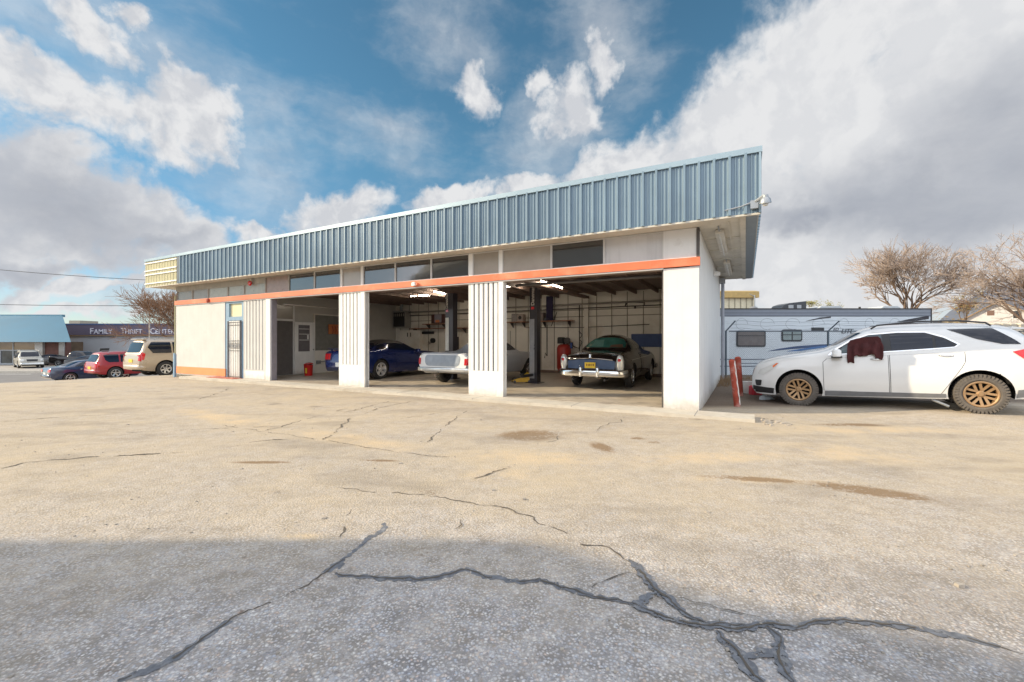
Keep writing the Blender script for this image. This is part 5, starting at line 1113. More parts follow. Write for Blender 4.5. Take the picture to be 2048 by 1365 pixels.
# ---------------------------------------------------------------- vehicles beside and behind the workshop at the left
def wagon(name, label, cat, loc, head, paint, L_, W_, H_, wb, r, hood=.35, boxy=4.2, rim=alloy, extra=None, group=None, belt=.58, rear_over=None, cladding=None, glass=car_glass, pitch=0, low=.28):
    """an upright four door estate or off roader"""
    t_ = world_car(name, label, cat, loc, head, group, pitch); ro = rear_over or (L_-wb)/2; xr = -(wb/2+ro); xf = xr+L_; zb = H_*belt; hd = xf-L_*hood
    cow = xf-L_*.27; zh = H_*.60
    sp = dict(x=(xr, xf), n=54, ex=boxy, tumble=.17,
        top=[(xr, zb*.8), (xr+.03, zb), (xr+.12, zb+.18), (xr+.30, H_*.95), (xr+.5, H_*.985), (xr+L_*.4, H_), (cow-.62, H_*.97), (cow-.3, H_*.82), (cow, zh+.02), (cow+.5, zh-.02), (xf-.25, zh-.10), (xf-.05, zh*.82), (xf, zh*.6)],
        belt=[(xr, zb*.75), (xr+.04, zb*.97), (xr+.3, zb), (cow, zb*.96), (xf-.2, zb*.85), (xf, zb*.55)],
        bot=[(xr, low+.16), (xr+.2, low+.06), (xr+.8, low), (xf-.6, low), (xf, low+.12)],
        w=[(xr, W_*.44), (xr+.08, W_*.48), (xr+.5, W_*.5), (xf-.5, W_*.5), (xf-.1, W_*.45), (xf, W_*.38)],
        arches=[(wb/2, r+.01, r*1.17), (-wb/2, r+.01, r*1.17)])
    bo, bv = body(sp, t_, paint); H0 = zb+.07; H1 = H_*.90; ms_ = W_/2-.11
    for s_ in (1, -1):
        A_ = 'L' if s_ > 0 else 'R'
        w0 = xr+.42; ws = [(cow-.42, cow-1.25, 'side_window'), (cow-1.33, cow-2.1, 'side_window'), (cow-2.18, w0, 'quarter_window')]
        for i, (xa, xb, nm) in enumerate(ws):
            if i == 0: o_ = [(xa+.28, H0), (xa-.18, H1), (xb, H1), (xb, H0)]
            elif i == 2: o_ = [(xa, H0), (xa, H1), (xb+.12, H1), (xb-.03, H1*.9+H0*.1), (xb+.05, H0+.12), (xb+.2, H0)] if extra != 'gx' else [(xa, H0), (xa, H1), (xb+.1, H1), (xb-.08, H0+(H1-H0)*.55), (xb+.12, H0)]
            else: o_ = [(xa, H0), (xa, H1), (xb, H1), (xb, H0)]
            patch(bv, A_, rounded(o_, .04), glass, nm, t_, .007, 10)
        door(bv, s_, [(cow-.12, low+.1), (cow-1.28, low+.1), (cow-1.28, zb), (cow-.12, zb*.98)], paint, t_, (cow-1.12, zb-.07, .16), hm=blackp)
        door(bv, s_, [(cow-1.31, low+.1), (-wb/2+r*1.2, low+.1), (-wb/2+r*.6, low+.1+r*1.0) if False else (-wb/2+r*1.2, zb), (cow-1.31, zb)], paint, t_, (-wb/2+r*1.2+.14, zb-.07, .16), hm=blackp)
        patch(bv, A_, rounded([(xr+.01, zb*.78), (xr+.16, zb*.78), (xr+.24, zb+.05), (xr+.05, zb+.16)], .02), red_lamp, 'tail_light', t_, .011, 8)
        patch(bv, 'B', rounded([(s_*(ms_+.07), zb*.72), (s_*(ms_-.08), zb*.74), (s_*(ms_-.06), zb*.98), (s_*(ms_+.05), zb*.98)], .02), red_lamp, 'tail_light', t_, .012, 8)
        patch(bv, 'F', rounded([(s_*(ms_-.02), zh*.68), (s_*(ms_-.28), zh*.68), (s_*(ms_-.26), zh*.86), (s_*(ms_-.02), zh*.86)], .03), clear_lamp, 'headlight', t_, .012, 8)
        if cladding: patch(bv, A_, [(wb/2-r*1.2, low), (-wb/2+r*1.2, low), (-wb/2+r*1.2, low+.2), (wb/2-r*1.2, low+.2)], cladding, 'sill_cladding', t_, .010, 10)
        a = MB(); a.M = Matrix.Translation((cow-.45, s_*(W_/2+.09), zb+.1)); a.cbox(-.05, .06, -.09, .09, -.08, .09, .02); a.build('door_mirror', blackp, t_, smooth=50)
        a = MB(); yr = s_*W_*.36; a.tube([(cow-.7, yr, H_*.96), (cow-.8, yr, H_+.03), (xr+.8, yr, H_+.03), (xr+.62, yr, H_*.965)], .018, 6); a.build('roof_rail', galv, t_)
        for wx in (wb/2, -wb/2): wheel(t_, wx, s_*(W_/2-.11), r, .24, rim, 6 if extra == 'gx' else 5, False, r*.62, spw=.07)
    patch(bv, 'B', rounded([(-W_*.36, zb+.10), (W_*.36, zb+.10), (W_*.33, H_*.90), (-W_*.33, H_*.90)], .06), glass, 'rear_window', t_, .008, 10)
    patch(bv, 'F', rounded([(-W_*.36, zh+.10), (W_*.36, zh+.10), (W_*.33, H_*.92), (-W_*.33, H_*.92)], .06), glass, 'windscreen', t_, .008, 10)
    patch(bv, 'F', rounded([(-W_*.2, zh*.66), (W_*.2, zh*.66), (W_*.22, zh*.86), (-W_*.22, zh*.86)], .03), blackp, 'grille', t_, .010, 8)
    bumper(t_, xr-.03, low+.22, W_*.47, .02, .3, cladding or paint, .10, 'rear_bumper', .05); bumper(t_, xf+.03, low+.22, -W_*.46, -.02, -.3, cladding or paint, .10, 'front_bumper', .05)
    a = MB(); a.box(xr-.022, xr-.002, -.19, .19, zb*.66, zb*.66+.15); a.build('licence_plate', plate_y, t_)
    a = MB(); a.box(xr+.3, xf-.3, -W_*.36, W_*.36, low-.02, low+.14); a.build('underbody', well, t_)
    return t_, bv
tan = car_paint('gold_beige_paint', (.42, .345, .26), .3, .8, .25); redc = car_paint('red_car_paint', (.33, .018, .026), .32, .7)
w_, bv = wagon('parked_suv', 'gold beige off roader parked just behind the left end of the workshop', 'car', (-17.04-.2, 23.1, gz(-17.2, 23.1)+.02), HD, tan, 4.78, 1.88, 1.89, 2.79, .375, extra='gx', rear_over=1.05)
bv_ = bv
a = MB(); a.prism([(-2.05, 1.875), (-2.20, 1.85), (-2.20, 1.825), (-2.08, 1.82)], -.66, .66); a.build('rear_spoiler', tan, w_)
w_, bv = wagon('parked_suv', 'red boxy off roader parked between the gold off roader and the blue sedan', 'car', (-24.15, 27.9, gz(-24.15, 27.9)+.02), HD, redc, 4.5, 1.78, 1.66, 2.69, .36, cladding=redc, rear_over=.92)
# low dark blue sedan
def sedan(name, label, loc, head, paint, H_=1.42, L_=4.5, group=None):
    t_ = world_car(name, label, 'car', loc, head, group); xr, xf = -L_/2, L_/2; k_ = L_/4.5
    sp = dict(x=(xr, xf), n=54, ex=3, tumble=.27,
        top=[(xr, .6), (xr+.04, .88), (xr+.15, 1.0), (-1.6*k_, 1.03), (-1.15*k_, 1.22), (-.75*k_, 1.37), (-.2, H_), (.25, H_-.05), (.75*k_, 1.14), (1.05*k_, .98), (1.6*k_, .92), (2.05*k_, .82), (xf, .55)],
        belt=[(xr, .55), (xr+.06, .86), (-1.6, .93), (0, .92), (1.1, .88), (2, .74), (xf, .5)], bot=[(xr, .4), (xr+.2, .26), (0, .22), (xf-.3, .22), (xf, .3)],
        w=[(xr, .68), (xr+.1, .82), (-1.5, .88), (1.4, .88), (xf-.15, .78), (xf, .6)], arches=[(1.34*k_, .32, .37), (-1.34*k_, .32, .37)])
    bo, bv = body(sp, t_, paint)
    for s_ in (1, -1):
        A_ = 'L' if s_ > 0 else 'R'
        patch(bv, A_, rounded([(-.12, .99), (-.12, 1.32), (.2, 1.3), (.68, 1.0)], .03), car_glass, 'side_window', t_, .007, 10)
        patch(bv, A_, rounded([(-.2, .99), (-.2, 1.33), (-.7, 1.28), (-1.15, 1.02)], .03), car_glass, 'side_window', t_, .007, 10)
        door(bv, s_, [(-.14, .3), (.85, .3), (.85, .88), (-.14, .9)], paint, t_, (0, .82, .14)); door(bv, s_, [(-.17, .3), (-.9, .3), (-.98, .9), (-.17, .9)], paint, t_, (-.82, .84, .14))
        patch(bv, 'B', rounded([(s_*.42, .70), (s_*.76, .70), (s_*.74, .88), (s_*.42, .86)], .03), red_lamp, 'tail_light', t_, .010, 8)
        patch(bv, 'F', rounded([(s_*.42, .56), (s_*.72, .56), (s_*.70, .70), (s_*.46, .68)], .03), clear_lamp, 'headlight', t_, .010, 8)
        for wx in (1.34*k_, -1.34*k_): wheel(t_, wx, .77*s_, .32, .2, alloy, 5, False, .21)
    patch(bv, 'B', rounded([(-.6, 1.07), (.6, 1.07), (.5, 1.28), (-.5, 1.28)], .05), car_glass, 'rear_window', t_, .008, 10)
    patch(bv, 'F', rounded([(-.62, 1.03), (.62, 1.03), (.52, 1.3), (-.52, 1.3)], .05), car_glass, 'windscreen', t_, .008, 10)
    a = MB(); a.box(xr-.015, xr+.002, -.17, .17, .55, .67); a.build('licence_plate', plate_w, t_)
    bumper(t_, xr-.01, .45, .76, .01, .2, paint, .09, 'rear_bumper', .04)
    return t_, bv
navy = car_paint('navy_paint', (.018, .035, .085), .2, 1); darkg = car_paint('charcoal_paint', (.03, .03, .035), .3, .7)
sedan('parked_sedan', 'low dark blue sedan at the left edge of the lot beyond the red off roader', (-27.6, 28.6, gz(-27.6, 28.6)+.02), HD, navy, 1.40)
sedan('parked_sedan', 'charcoal sedan parked between the beige truck and the black pickup across the street', (-57.5, 54.5, -1.70), R(12), darkg, 1.4)
beig = car_paint('pale_beige_paint', (.40, .38, .33), .35, .6)
w_, bv = wagon('parked_truck', 'pale beige full size off roader facing out in front of the blue roofed shop', 'car', (-55.9, 50.2, -1.70), R(-36), beig, 5.2, 2.0, 1.95, 3.0, .40, hood=.4, cladding=mat('pale_chrome', (.7, .72, .72), .2))
# black pickup and the black car with raised bonnet
t_ = world_car('parked_pickup', 'black pickup parked side on before the grey thrift shop wall', 'pickup', (-52.2, 52.6, -1.70), R(8)); ct = MB(); ct.box(-2.62, -.75, -.74, .74, .85, 1.6)
sp_ = dict(x=(-2.8, 2.75), n=54, ex=5, tumble=.17, top=[(-2.8, .8), (-2.78, 1.16), (-2.6, 1.20), (-.95, 1.20), (-.72, 1.55), (-.6, 1.80), (-.2, 1.86), (.5, 1.80), (1.05, 1.36), (1.3, 1.22), (2.4, 1.15), (2.7, 1.0), (2.75, .7)],
    belt=[(-2.8, .78), (-2.75, 1.13), (0, 1.14), (2.4, 1.05), (2.75, .65)], bot=[(-2.8, .55), (-2.3, .42), (2.2, .38), (2.75, .45)], w=[(-2.8, .9), (-2.6, .97), (2.3, .98), (2.65, .92), (2.75, .8)], arches=[(1.75, .4, .46), (-1.75, .4, .46)], cuts=[ct])
bo, bv = body(sp_, t_, pk)
for s_ in (1, -1):
    A_ = 'L' if s_ > 0 else 'R'
    patch(bv, A_, rounded([(-.5, 1.2), (-.45, 1.66), (.1, 1.70), (.1, 1.2)], .03), car_glass, 'side_window', t_, .008, 8); patch(bv, A_, rounded([(.18, 1.2), (.18, 1.70), (.45, 1.66), (.95, 1.2)], .03), car_glass, 'side_window', t_, .008, 8)
    door(bv, s_, [(.14, .5), (1.1, .5), (1.1, 1.12), (.14, 1.12)], pk, t_, (.28, 1.05, .14)); patch(bv, 'B', rounded([(s_*.86, .8), (s_*.74, .8), (s_*.74, 1.08), (s_*.86, 1.08)], .02), red_lamp, 'tail_light', t_, .012, 6)
    for wx in (1.75, -1.75): wheel(t_, wx, .86*s_, .4, .26, alloy, 5, False, .25)
patch(bv, 'B', rounded([(-.78, .66), (.78, .66), (.78, 1.12), (-.78, 1.12)], .03), mat('glint_tailgate', (.35, .38, .44), .25), 'tailgate', t_, .009, 8); bumper(t_, -2.86, .6, .96, .02, .2, chrome, .09, 'rear_bumper', .05)  # pale tailgate colour stands for a glint on the black rear
t_, bv = sedan('broken_down_car', 'black car with its bonnet raised behind the red off roader', (-47.4, 49.0, -1.70), R(10), pk, 1.45)
a = MB(); a.M = Matrix.Translation((.95, 0, 1.02)) @ Matrix.Rotation(-R(76), 4, 'Y'); a.cbox(0, 1.25, -.68, .68, -.02, .025, .015); a.build('raised_bonnet', mat('bonnet_underside', (.03, .03, .032), .6), t_)
a = MB(); a.tube([(1.7, .6, .9), (1.28, .6, 1.9)], .012, 6); a.build('bonnet_stay', galv, t_)
# ================================================================== beside the workshop
rvm = mat('pale_blue_grey_siding', (.57, .63, .68), .45, var=.05, scale=1); rvtop = mat('grey_blue_siding', (.20, .23, .28), .45, var=.04)
rv = thing('travel_trailer', 'long white travel trailer with blue swooshes behind the wire fence', 'trailer', (12.0, 17.0, 0), 0)
RX0, RX1, RZ0, RZ1 = -4.3, 4.40, -.02, 2.62
a = MB(); n_ = 26
for i in range(n_):                                            # lapped siding
    z0 = RZ0+(2.30-RZ0)*i/n_; z1 = RZ0+(2.30-RZ0)*(i+1)/n_
    a.prism([(-.0, z0), (-.012, z0+.004), (-.004, z1-.006), (.0, z1)], RX0, RX1, 'X')
a.box(RX0, RX1, 0, 2.35, RZ0, RZ1-.02); a.build('body', rvm, rv)
a = MB(); a.box(RX0, RX1, -.016, -.001, 2.31, RZ1-.03); a.build('upper_band', rvtop, rv)
a = MB(); a.box(RX0-.02, RX1+.02, -.035, 2.4, RZ1-.03, RZ1+.01); a.box(RX1-.01, RX1+.025, -.03, 2.38, RZ0, RZ1-.03); a.build('edge_trim', blackp, rv)
a = MB(); a.box(RX0, RX1, -.022, -.012, 2.44, 2.46); a.box(RX0, RX1, -.022, -.012, 2.33, 2.35); a.build('pinstripe', mat('slate_stripe', (.10, .12, .16), .5), rv)
def rp(px, py): p = at(px, py, 16.98); return p.x-12.0, p.z
def rvwin(p0, p1, gl, split=False):
    x0, z1 = rp(*p0); x1, z0 = rp(*p1); fr = MB(); o_ = rounded([(x0, z0), (x1, z0), (x1, z1), (x0, z1)], .09, 5); fr.prism(o_, -.04, .0); f_ = fr.build('window', blackp, rv)
    g_ = MB(); i_ = rounded([(x0+.05, z0+.05), (x1-.05, z0+.05), (x1-.05, z1-.05), (x0+.05, z1-.05)], .07, 5); g_.prism(i_, -.046, -.041); g_.build('pane', gl, f_)
    b_ = MB(); b_.box(x0+.05, x1-.05, -.052, -.046, z1-.22, z1-.19)
    if split: b_.box((x0+x1)/2-.02, (x0+x1)/2+.02, -.055, -.046, z0+.04, z1-.04)
    b_.build('window_bar', blackp, f_)
rvwin((1473, 661), (1531, 693.5), mat('dusky_blind', (.13, .115, .115), .15)); rvwin((1563, 659), (1604, 682.5), mat('pale_green_pane', (.22, .28, .29), .12), True)
x0, z1 = rp(1623, 655); x1, z0 = rp(1648, 662); a = MB(); a.box(x0, x1, -.03, 0, z0, z1); a.build('vent_grille', blackp, rv)
navy_d = mat('navy_decal', (.035, .07, .17), .4)
def decal(pts, m_, nm='swoosh_stripe', d=.017):
    q_ = [rp(*p) for p in pts]; a = MB(); a.v = [(x, -d, z) for x, z in q_]; a.f = [list(range(len(q_)))]; a.mi = [0]; return a.build(nm, m_, rv, fix=False)
def sw(top, bot, m_, d): return decal(top+bot[::-1], m_, 'swoosh_stripe', d)
sw([(1536, 702), (1560, 697), (1595, 692), (1640, 689), (1700, 687)], [(1536, 702.5), (1562, 700), (1598, 697), (1640, 694), (1700, 692)], navy_d, .018)
sw([(1575, 702), (1600, 698), (1640, 692), (1700, 687)], [(1575, 703), (1602, 701.5), (1642, 696), (1700, 691)], mat('blue_decal', (.06, .16, .38), .4), .021)
sw([(1566, 711), (1600, 705), (1640, 701), (1680, 700)], [(1566, 711.5), (1600, 706.5), (1640, 703), (1680, 702)], ink, .018)
sw([(1612, 642), (1640, 635), (1662, 633)], [(1612, 642.5), (1642, 637.5), (1662, 635.5)], ink, .018)
sw([(1795, 643), (1825, 637), (1858, 631)], [(1795, 643.7), (1830, 642), (1858, 638)], ink, .018)
x0, z0 = rp(1666, 661.5); text_mesh('lettering', 'ED', .17, ink, rv, (x0, -.02, z0), (R(90), 0, 0), .002, shear=.3)
x0, z0 = rp(1682, 666.5); text_mesh('lettering', 'LITE', .25, ink, rv, (x0, -.02, z0), (R(90), 0, 0), .002, shear=.3)
a = MB()
for zz in (.35, .62): a.box(RX0, RX1, -.02, -.011, zz, zz+.03)
a.build('belt_moulding', mat('slate_stripe', (.1, .12, .16)), rv)
x0, _ = rp(1585, 0); x1, _ = rp(1638, 0); a = MB(); a.prism([(x0-.03, RZ1), (x0+.12, RZ1+.20), (x0+.35, RZ1+.28), (x1, RZ1+.36), (x1, RZ1)], .7, 1.5); ac = a.build('roof_air_conditioner', mat('black_cowl', (.03, .035, .045), .3), rv, bevel=.02)
for q0, q1 in ((.3, .5), (.65, .82)): a = MB(); a.box(x0+q0, x0+q1, .69, .7, RZ1+.06, RZ1+.2); a.build('louvre', galv, ac)
for xa, xb in ((1655, 1716), (1785, 1836)):
    x0, _ = rp(xa, 0); x1, _ = rp(xb, 0); a = MB(); a.prism([(x0, RZ1), (x0+.2, RZ1+.15), (x1-.25, RZ1+.16), (x1, RZ1)], .6, 1.4); a.build('roof_vent', mat('pale_vent', (.45, .48, .50), .5), rv, bevel=.02)
x0, _ = rp(1757, 0); a = MB(); a.tube([(x0, .9, RZ1), (x0, .9, RZ1+.14)], .04, 8); a.build('vent_pipe', blackp, rv)
for x in (.2, 1.1):
    wheel(rv, x, .18, .33, .2, galv, 5, False, .2) if False else None
a = MB(); a.box(RX0+.3, RX1-.3, .1, 2.2, -.3, RZ0); a.build('chassis', blackp, rv)
for x in (.0, .95):
    a = MB(); a.M = Matrix.Translation((x, .28, .18)); a.lathe([(0, -.1), (.33, -.1), (.35, 0), (.33, .1), (0, .1)], 24, 'Y'); a.build('wheel', rubber, rv)

# chain link fence with barbed wire arms
fn = thing('chain_link_fence', 'chain link fence topped with barbed wire in front of the travel trailer', 'fence', (0, 15.5, 0), 0)
fm = mat('weathered_fence_wire', (.10, .13, .16), .5, metal=.5); fx0, fx1, fz0, fz1 = 7.75, 20.5, -.05, 1.70
a = MB(); st = .075; hgt = fz1-fz0; x = fx0-hgt
while x < fx1:
    for sg in (1, -1):
        xa, xb = (x, x+hgt) if sg > 0 else (x+hgt, x); za, zb_ = fz0, fz1
        if xa < fx0 or xb < fx0 or xa > fx1 or xb > fx1:
            lo, hi = 0.0, 1.0; dx_ = xb-xa
            ts = sorted([(fx0-xa)/dx_, (fx1-xa)/dx_]); lo, hi = max(0, ts[0]), min(1, ts[1])
            if hi <= lo: continue
            xa, xb, za, zb_ = xa+dx_*lo, xa+dx_*hi, fz0+hgt*lo, fz0+hgt*hi
        r_w = .0022; a.add([(xa, .01*sg, za-r_w), (xb, .01*sg, zb_-r_w), (xb, .01*sg+.003, zb_), (xa, .01*sg+.003, za), (xa, .01*sg, za+r_w), (xb, .01*sg, zb_+r_w)], [(0, 1, 2, 3), (3, 2, 5, 4), (4, 5, 1, 0)])
    x += st
a.build('wire_mesh', fm, fn, fix=False)
a = MB(); a.tube([(fx0, .0, fz1), (fx1, 0, fz1)], .022, 6); a.tube([(fx0, 0, .55), (fx1, 0, .53)], .015, 6); a.build('rail', fm, fn)
for px in (1451, 1655, 1856, 2060):
    x = (px-1024)/F*15.5; a = MB(); a.tube([(x, -.03, -.2), (x, -.03, fz1+.02)], .035, 8); p_ = a.build('post', fm, fn)
    a = MB(); a.tube([(x, -.03, fz1), (x+.20, -.30, fz1+.36)], .022, 6); a.build('barb_arm', fm, p_)
a = MB()
for k_ in (.3, .65, 1.0):
    pts = [(fx0+i*.4, -.03-.27*k_, fz1+.36*k_+.02*sin(i*1.7)-.05*abs(sin(i*pi/9))) for i in range(32)]; a.tube(pts, .004, 4)
for i in range(9):
    c = 8.1+i*.9; a.tube([(c+.26*cos(t*pi/6)*(.8+.2*sin(i)), -.2, fz1+.25+.2*sin(t*pi/6)) for t in range(11)], .004, 4)
a.build('barbed_wire', fm, fn)

# bollards
def bollard(lab, base, top, r, stripe=0):
    b_ = Vector(base); t_ = thing('bollard', lab, 'bollard', base, 0, 'leaning rusty red bollards'); d = Vector(top)-b_
    a = MB(); a.tube([(0, 0, -.1), tuple(d*.5), tuple(d*.95), tuple(d)], r, 16); a.tube([tuple(d), tuple(d*1.03)], r, 16, r1=r*.5); o = a.build('pipe', rust_red, t_, smooth=50)
    if stripe:
        a = MB(); 
        for i in range(14):
            f0, f1 = i/14, (i+1)/14
            for (aa, bb2) in ((-.35, .25), ):
                p0 = d*f0; p1 = d*f1; w0 = .5+.15*sin(i*2.1); w1 = .5+.15*sin((i+1)*2.1)
                def P4(p, an): return (p.x+(r+.003)*cos(an), p.y+(r+.003)*sin(an), p.z)
                c0 = -pi/2+.75
                a.quad(P4(p0, c0-w0), P4(p0, c0+w0*.0), P4(p1, c0), P4(p1, c0-w1)); a.quad(P4(p0, c0), P4(p0, c0+w0), P4(p1, c0+w1), P4(p1, c0))
        a.build('worn_white_stripe', mat('worn_white_paint', (.62, .58, .54), .7, stain=(.3, .08, .05), stscale=6), t_)
bollard('nearer leaning bollard, red with a worn white stripe, by the side wall', (4.83, 9.3, -.01), (4.70, 9.28, .93), .062, 1)
bollard('farther plain rusty red bollard standing behind the striped one', (5.86, 11.15, -.02), (5.80, 11.15, .92), .075)
g_ = gp(1497, 786); t_ = thing('plastic_bucket', 'white and red plastic tub on the soil by the nose of the white crossover', 'bucket', g_, 0)
a = MB(); a.lathe([(0, 0), (.12, 0), (.14, .30), (.15, .31), (.13, .31), (.11, .03), (0, .03)], 20); a.build('tub', white_trim, t_, smooth=40)
g_ = gp(1511, 789); t_ = thing('red_fuel_can', 'red plastic can beside the white tub', 'can', g_, 0); a = MB(); a.cbox(-.14, .14, -.1, .1, 0, .24, .03); a.tube([(.08, 0, .23), (.10, 0, .29)], .02, 8); a.build('can_body', mat('pink_red_plastic', (.55, .03, .05), .4), t_)
g_ = gp(1534, 799); a = MB(); rr_ = random.Random(9)
bm = bmesh.new(); bmesh.ops.create_icosphere(bm, subdivisions=3, radius=.14)
for v in bm.verts: nz = mnoise.noise(v.co*9)*.06; v.co = Vector((v.co.x*(1.25)+nz, v.co.y*.8+nz, max(0, v.co.z*.4+.03+nz)))
me = bpy.data.meshes.new('plastic_bag'); bm.to_mesh(me); bm.free(); me.materials.append(mat('pale_blue_bag', (.62, .68, .72), .4)); o_ = bpy.data.objects.new('plastic_bag', me); col.objects.link(o_); o_.location = (g_[0], g_[1], g_[2]); o_.rotation_euler = (0, 0, -.3); tag(o_, 'crumpled pale plastic bag on the ground by the front wheel', 'bag')
# weeds and litter by the side wall; stones by the kerb
wd = MB(); rr_ = random.Random(4)
for i in range(420):
    if i < 260: q_ = B(rr_.uniform(.03, .35)+(.5*rr_.random() if rr_.random() < .3 else 0), rr_.uniform(5.5, 8.2)); 
    else: q_ = Vector((rr_.uniform(7.8, 9.3), rr_.uniform(15.0, 15.45), 0))
    z = gz(q_.x, q_.y); an = rr_.uniform(0, 6.3); h = rr_.uniform(.06, .28 if i < 260 else .16); w_ = .006; l_ = rr_.uniform(.02, .1)
    wd.add([(q_.x-w_, q_.y, z), (q_.x+w_, q_.y, z), (q_.x+l_*cos(an), q_.y+l_*sin(an), z+h)], [(0, 1, 2)])
tag(wd.build('dry_weeds', mat('dry_weed_stalks', (.20, .13, .07), .9, var=.3), fix=False), 'dry brown weeds and litter along the foot of the side wall and fence', 'weeds', kind='stuff')
st_ = MB(); rr_ = random.Random(11)
def stone(x, y, s):
    z = gz(x, y); b8 = [(rr_.uniform(.6, 1)*sx*s, rr_.uniform(.6, 1)*sy*s, rr_.uniform(.5, .9)*sz*s*.6) for sx in (-1, 1) for sy in (-1, 1) for sz in (-1, 1)]
    st_.add([(x+p[0], y+p[1], z+p[2]+s*.25) for p in b8], [(0, 1, 3, 2), (4, 6, 7, 5), (0, 4, 5, 1), (2, 3, 7, 6), (0, 2, 6, 4), (1, 5, 7, 3)])
for i in range(60): q_ = B(OVR+.02+abs(rr_.gauss(0, .22)), -.45+rr_.gauss(0, .18)); stone(q_.x, q_.y, rr_.uniform(.008, .035))
for i in range(900): Y = 1.8+9*rr_.random()**1.2; X = rr_.uniform(-1.2, 1.2)*Y; 
for i in range(700):
    Y = 1.6+8*rr_.random()**1.3; X = rr_.uniform(-1.2, 1.2)*Y; q_ = Vector((X-CX, Y-CY)); 
    if (X-CX)*.4737+(Y-CY)*.8807 > -.7: continue
    stone(X, Y, rr_.uniform(.003, .009) if rr_.random() < .97 else .018)
tag(st_.build('loose_gravel', mat('loose_gravel_stones', (.36, .32, .27), .9, var=.35, scale=3)), 'loose small stones scattered over the lot and heaped at the kerb end', 'gravel', kind='stuff')

# ================================================================== farther away
# metal shed behind, with a dish
shed_w = mat('cream_ribbed_steel', (.62, .57, .42), .5, streak=.1); sh = thing('metal_shed', 'cream ribbed metal shed with an ochre eave behind the trailer', 'shed', (14.0, 30, 0), 0)
a = MB(); a.box(-7, 2.72, 0, 9, 0, 4.35); a.build('wall', shed_w, sh)
rb = MB()
for i in range(24): x = 2.6-i*.4; rb.box(x-.02, x+.02, -.035, 0, 0, 4.35)
rb.build('wall_rib', mat('shed_rib', (.30, .27, .20), .6), sh)
a = MB(); a.prism([(-.25, 4.33), (-.25, 4.75), (.2, 4.85), (9, 5.2), (9, 4.9), (0, 4.33)], -7.2, 2.95, 'X'); a.build('roof', mat('ochre_eave', (.46, .32, .12), .6), sh)
ds = thing('satellite_dish', 'satellite dish and aerial on the right corner of the cream shed', 'dish', (16.6, 29.7, 2.8), 0)
a = MB(); a.tube([(0, 0, -.8), (0, 0, 1.7)], .04, 6); a.tube([(0, 0, 1.6), (-.5, .1, 1.9)], .02, 5); a.build('mast', galv, ds)
a = MB(); a.M = Matrix.Translation((-.2, -.25, .45)) @ Matrix.Rotation(-1.2, 4, 'X'); a.lathe([(0, 0), (.25, .03), (.42, .11), (.44, .13), (.40, .13), (.24, .06), (0, .03)], 20); a.build('dish_bowl', mat('grey_dish', (.3, .3, .3), .6), ds, smooth=60)
a = MB(); a.tube([(0, 0, .35), (.5, -.1, .25), (.8, -.2, .3)], .03, 5); a.M = Matrix.Translation((.75, -.2, .3)); a.lathe([(0, -.05), (.2, 0), (.22, .05), (0, .02)], 12); a.build('arm', galv, ds)

# shops across the street
gw = mat('grey_render', (.36, .37, .39), .8, var=.04, scale=.3); pb_ = mat('dull_purple_fascia', (.10, .082, .12), .6, var=.1, scale=.4); bl = mat('blue_mansard_steel', (.03, .135, .22), .6, spec=.3, var=.1, scale=.25, streak=.1)
th = thing('thrift_shop', 'long grey shop with a purple sign band reading family thrift center', 'building', (0, 0, 0), 0)
ty = 62.0
def tp(px, py, Y=ty): p = at(px, py, Y); return p.x, p.z
x0, zt_ = tp(112, 648); x1, _ = tp(420, 657); _, zm = tp(200, 670)
a = MB(); a.box(x0, x1+12, ty, ty+30, -1.8, zm); a.build('wall', gw, th)
a = MB(); a.box(x0, x1+12, ty-.35, ty+30, zm, zt_-.12); a.build('sign_band', pb_, th)
a = MB(); a.box(x0, x1+12, ty-.42, ty+30, zt_-.12, zt_+.05); a.build('band_cap', mat('blue_cap', (.05, .09, .2), .5), th)
a = MB(); a.box(x0, x1+12, ty-.3, ty, zm-.15, zm); a.build('band_soffit', mat('brown_edge', (.25, .17, .1), .7), th)
def thr(s, px, py, h): x, z = tp(px, py, ty-.37); o = text_mesh('sign_letters', s, h, mat('pale_sign_letters', (.55, .55, .62), .5), th, (x, ty-.37, z), (R(90), 0, 0), .03); return o
for s, px, h in (('F', 179.5, 1.15), ('AMILY', 188, .93), ('T', 241.5, 1.15), ('HRIFT', 250, .93), ('C', 300, 1.15), ('ENTER', 310.5, .93)): thr(s, px, 667.5, h)
a = MB(); x, z = tp(138, 641, 68); x2, z2 = tp(160, 648, 68); a.box(x, x2, 68, 71, z2-.5, z); a.build('roof_unit', mat('tan_roof_unit', (.4, .36, .28), .6), th)
bs = thing('blue_roofed_shop', 'shop with a sloping blue metal mansard and glass front at the far left', 'building', (0, 0, 0), 0); by = 56.0
xr_, ze = tp(142, 684, by-2.2); xt, zt2 = tp(125, 631, by+2); xl = -110
a = MB(); a.add([(xl, by-2.2, ze), (xr_, by-2.2, ze), (xt, by+2, zt2), (xl, by+2, zt2+.4), (xt, by+2, ze)], [(0, 1, 2, 3), (1, 4, 2)]); a.build('mansard_roof', bl, bs, fix=False)
a = MB(); a.box(xl, xt+.05, by+1.9, by+2.3, zt2-.2, zt2+.12); a.build('roof_cap', mat('pale_blue_cap', (.12, .25, .32), .5), bs)
a = MB(); a.box(xl, xt-.1, by-2.1, by+1.9, ze-.02, ze+.05); a.build('soffit', gw, bs)
xg, _ = tp(90, 700, by); xw, _ = tp(133, 700, by)
a = MB(); a.box(xg, xw, by, by+.6, -1.8, ze); a.build('brick_wall', mat('brown_brick', (.16, .075, .06), .8, var=.2, scale=2), bs)
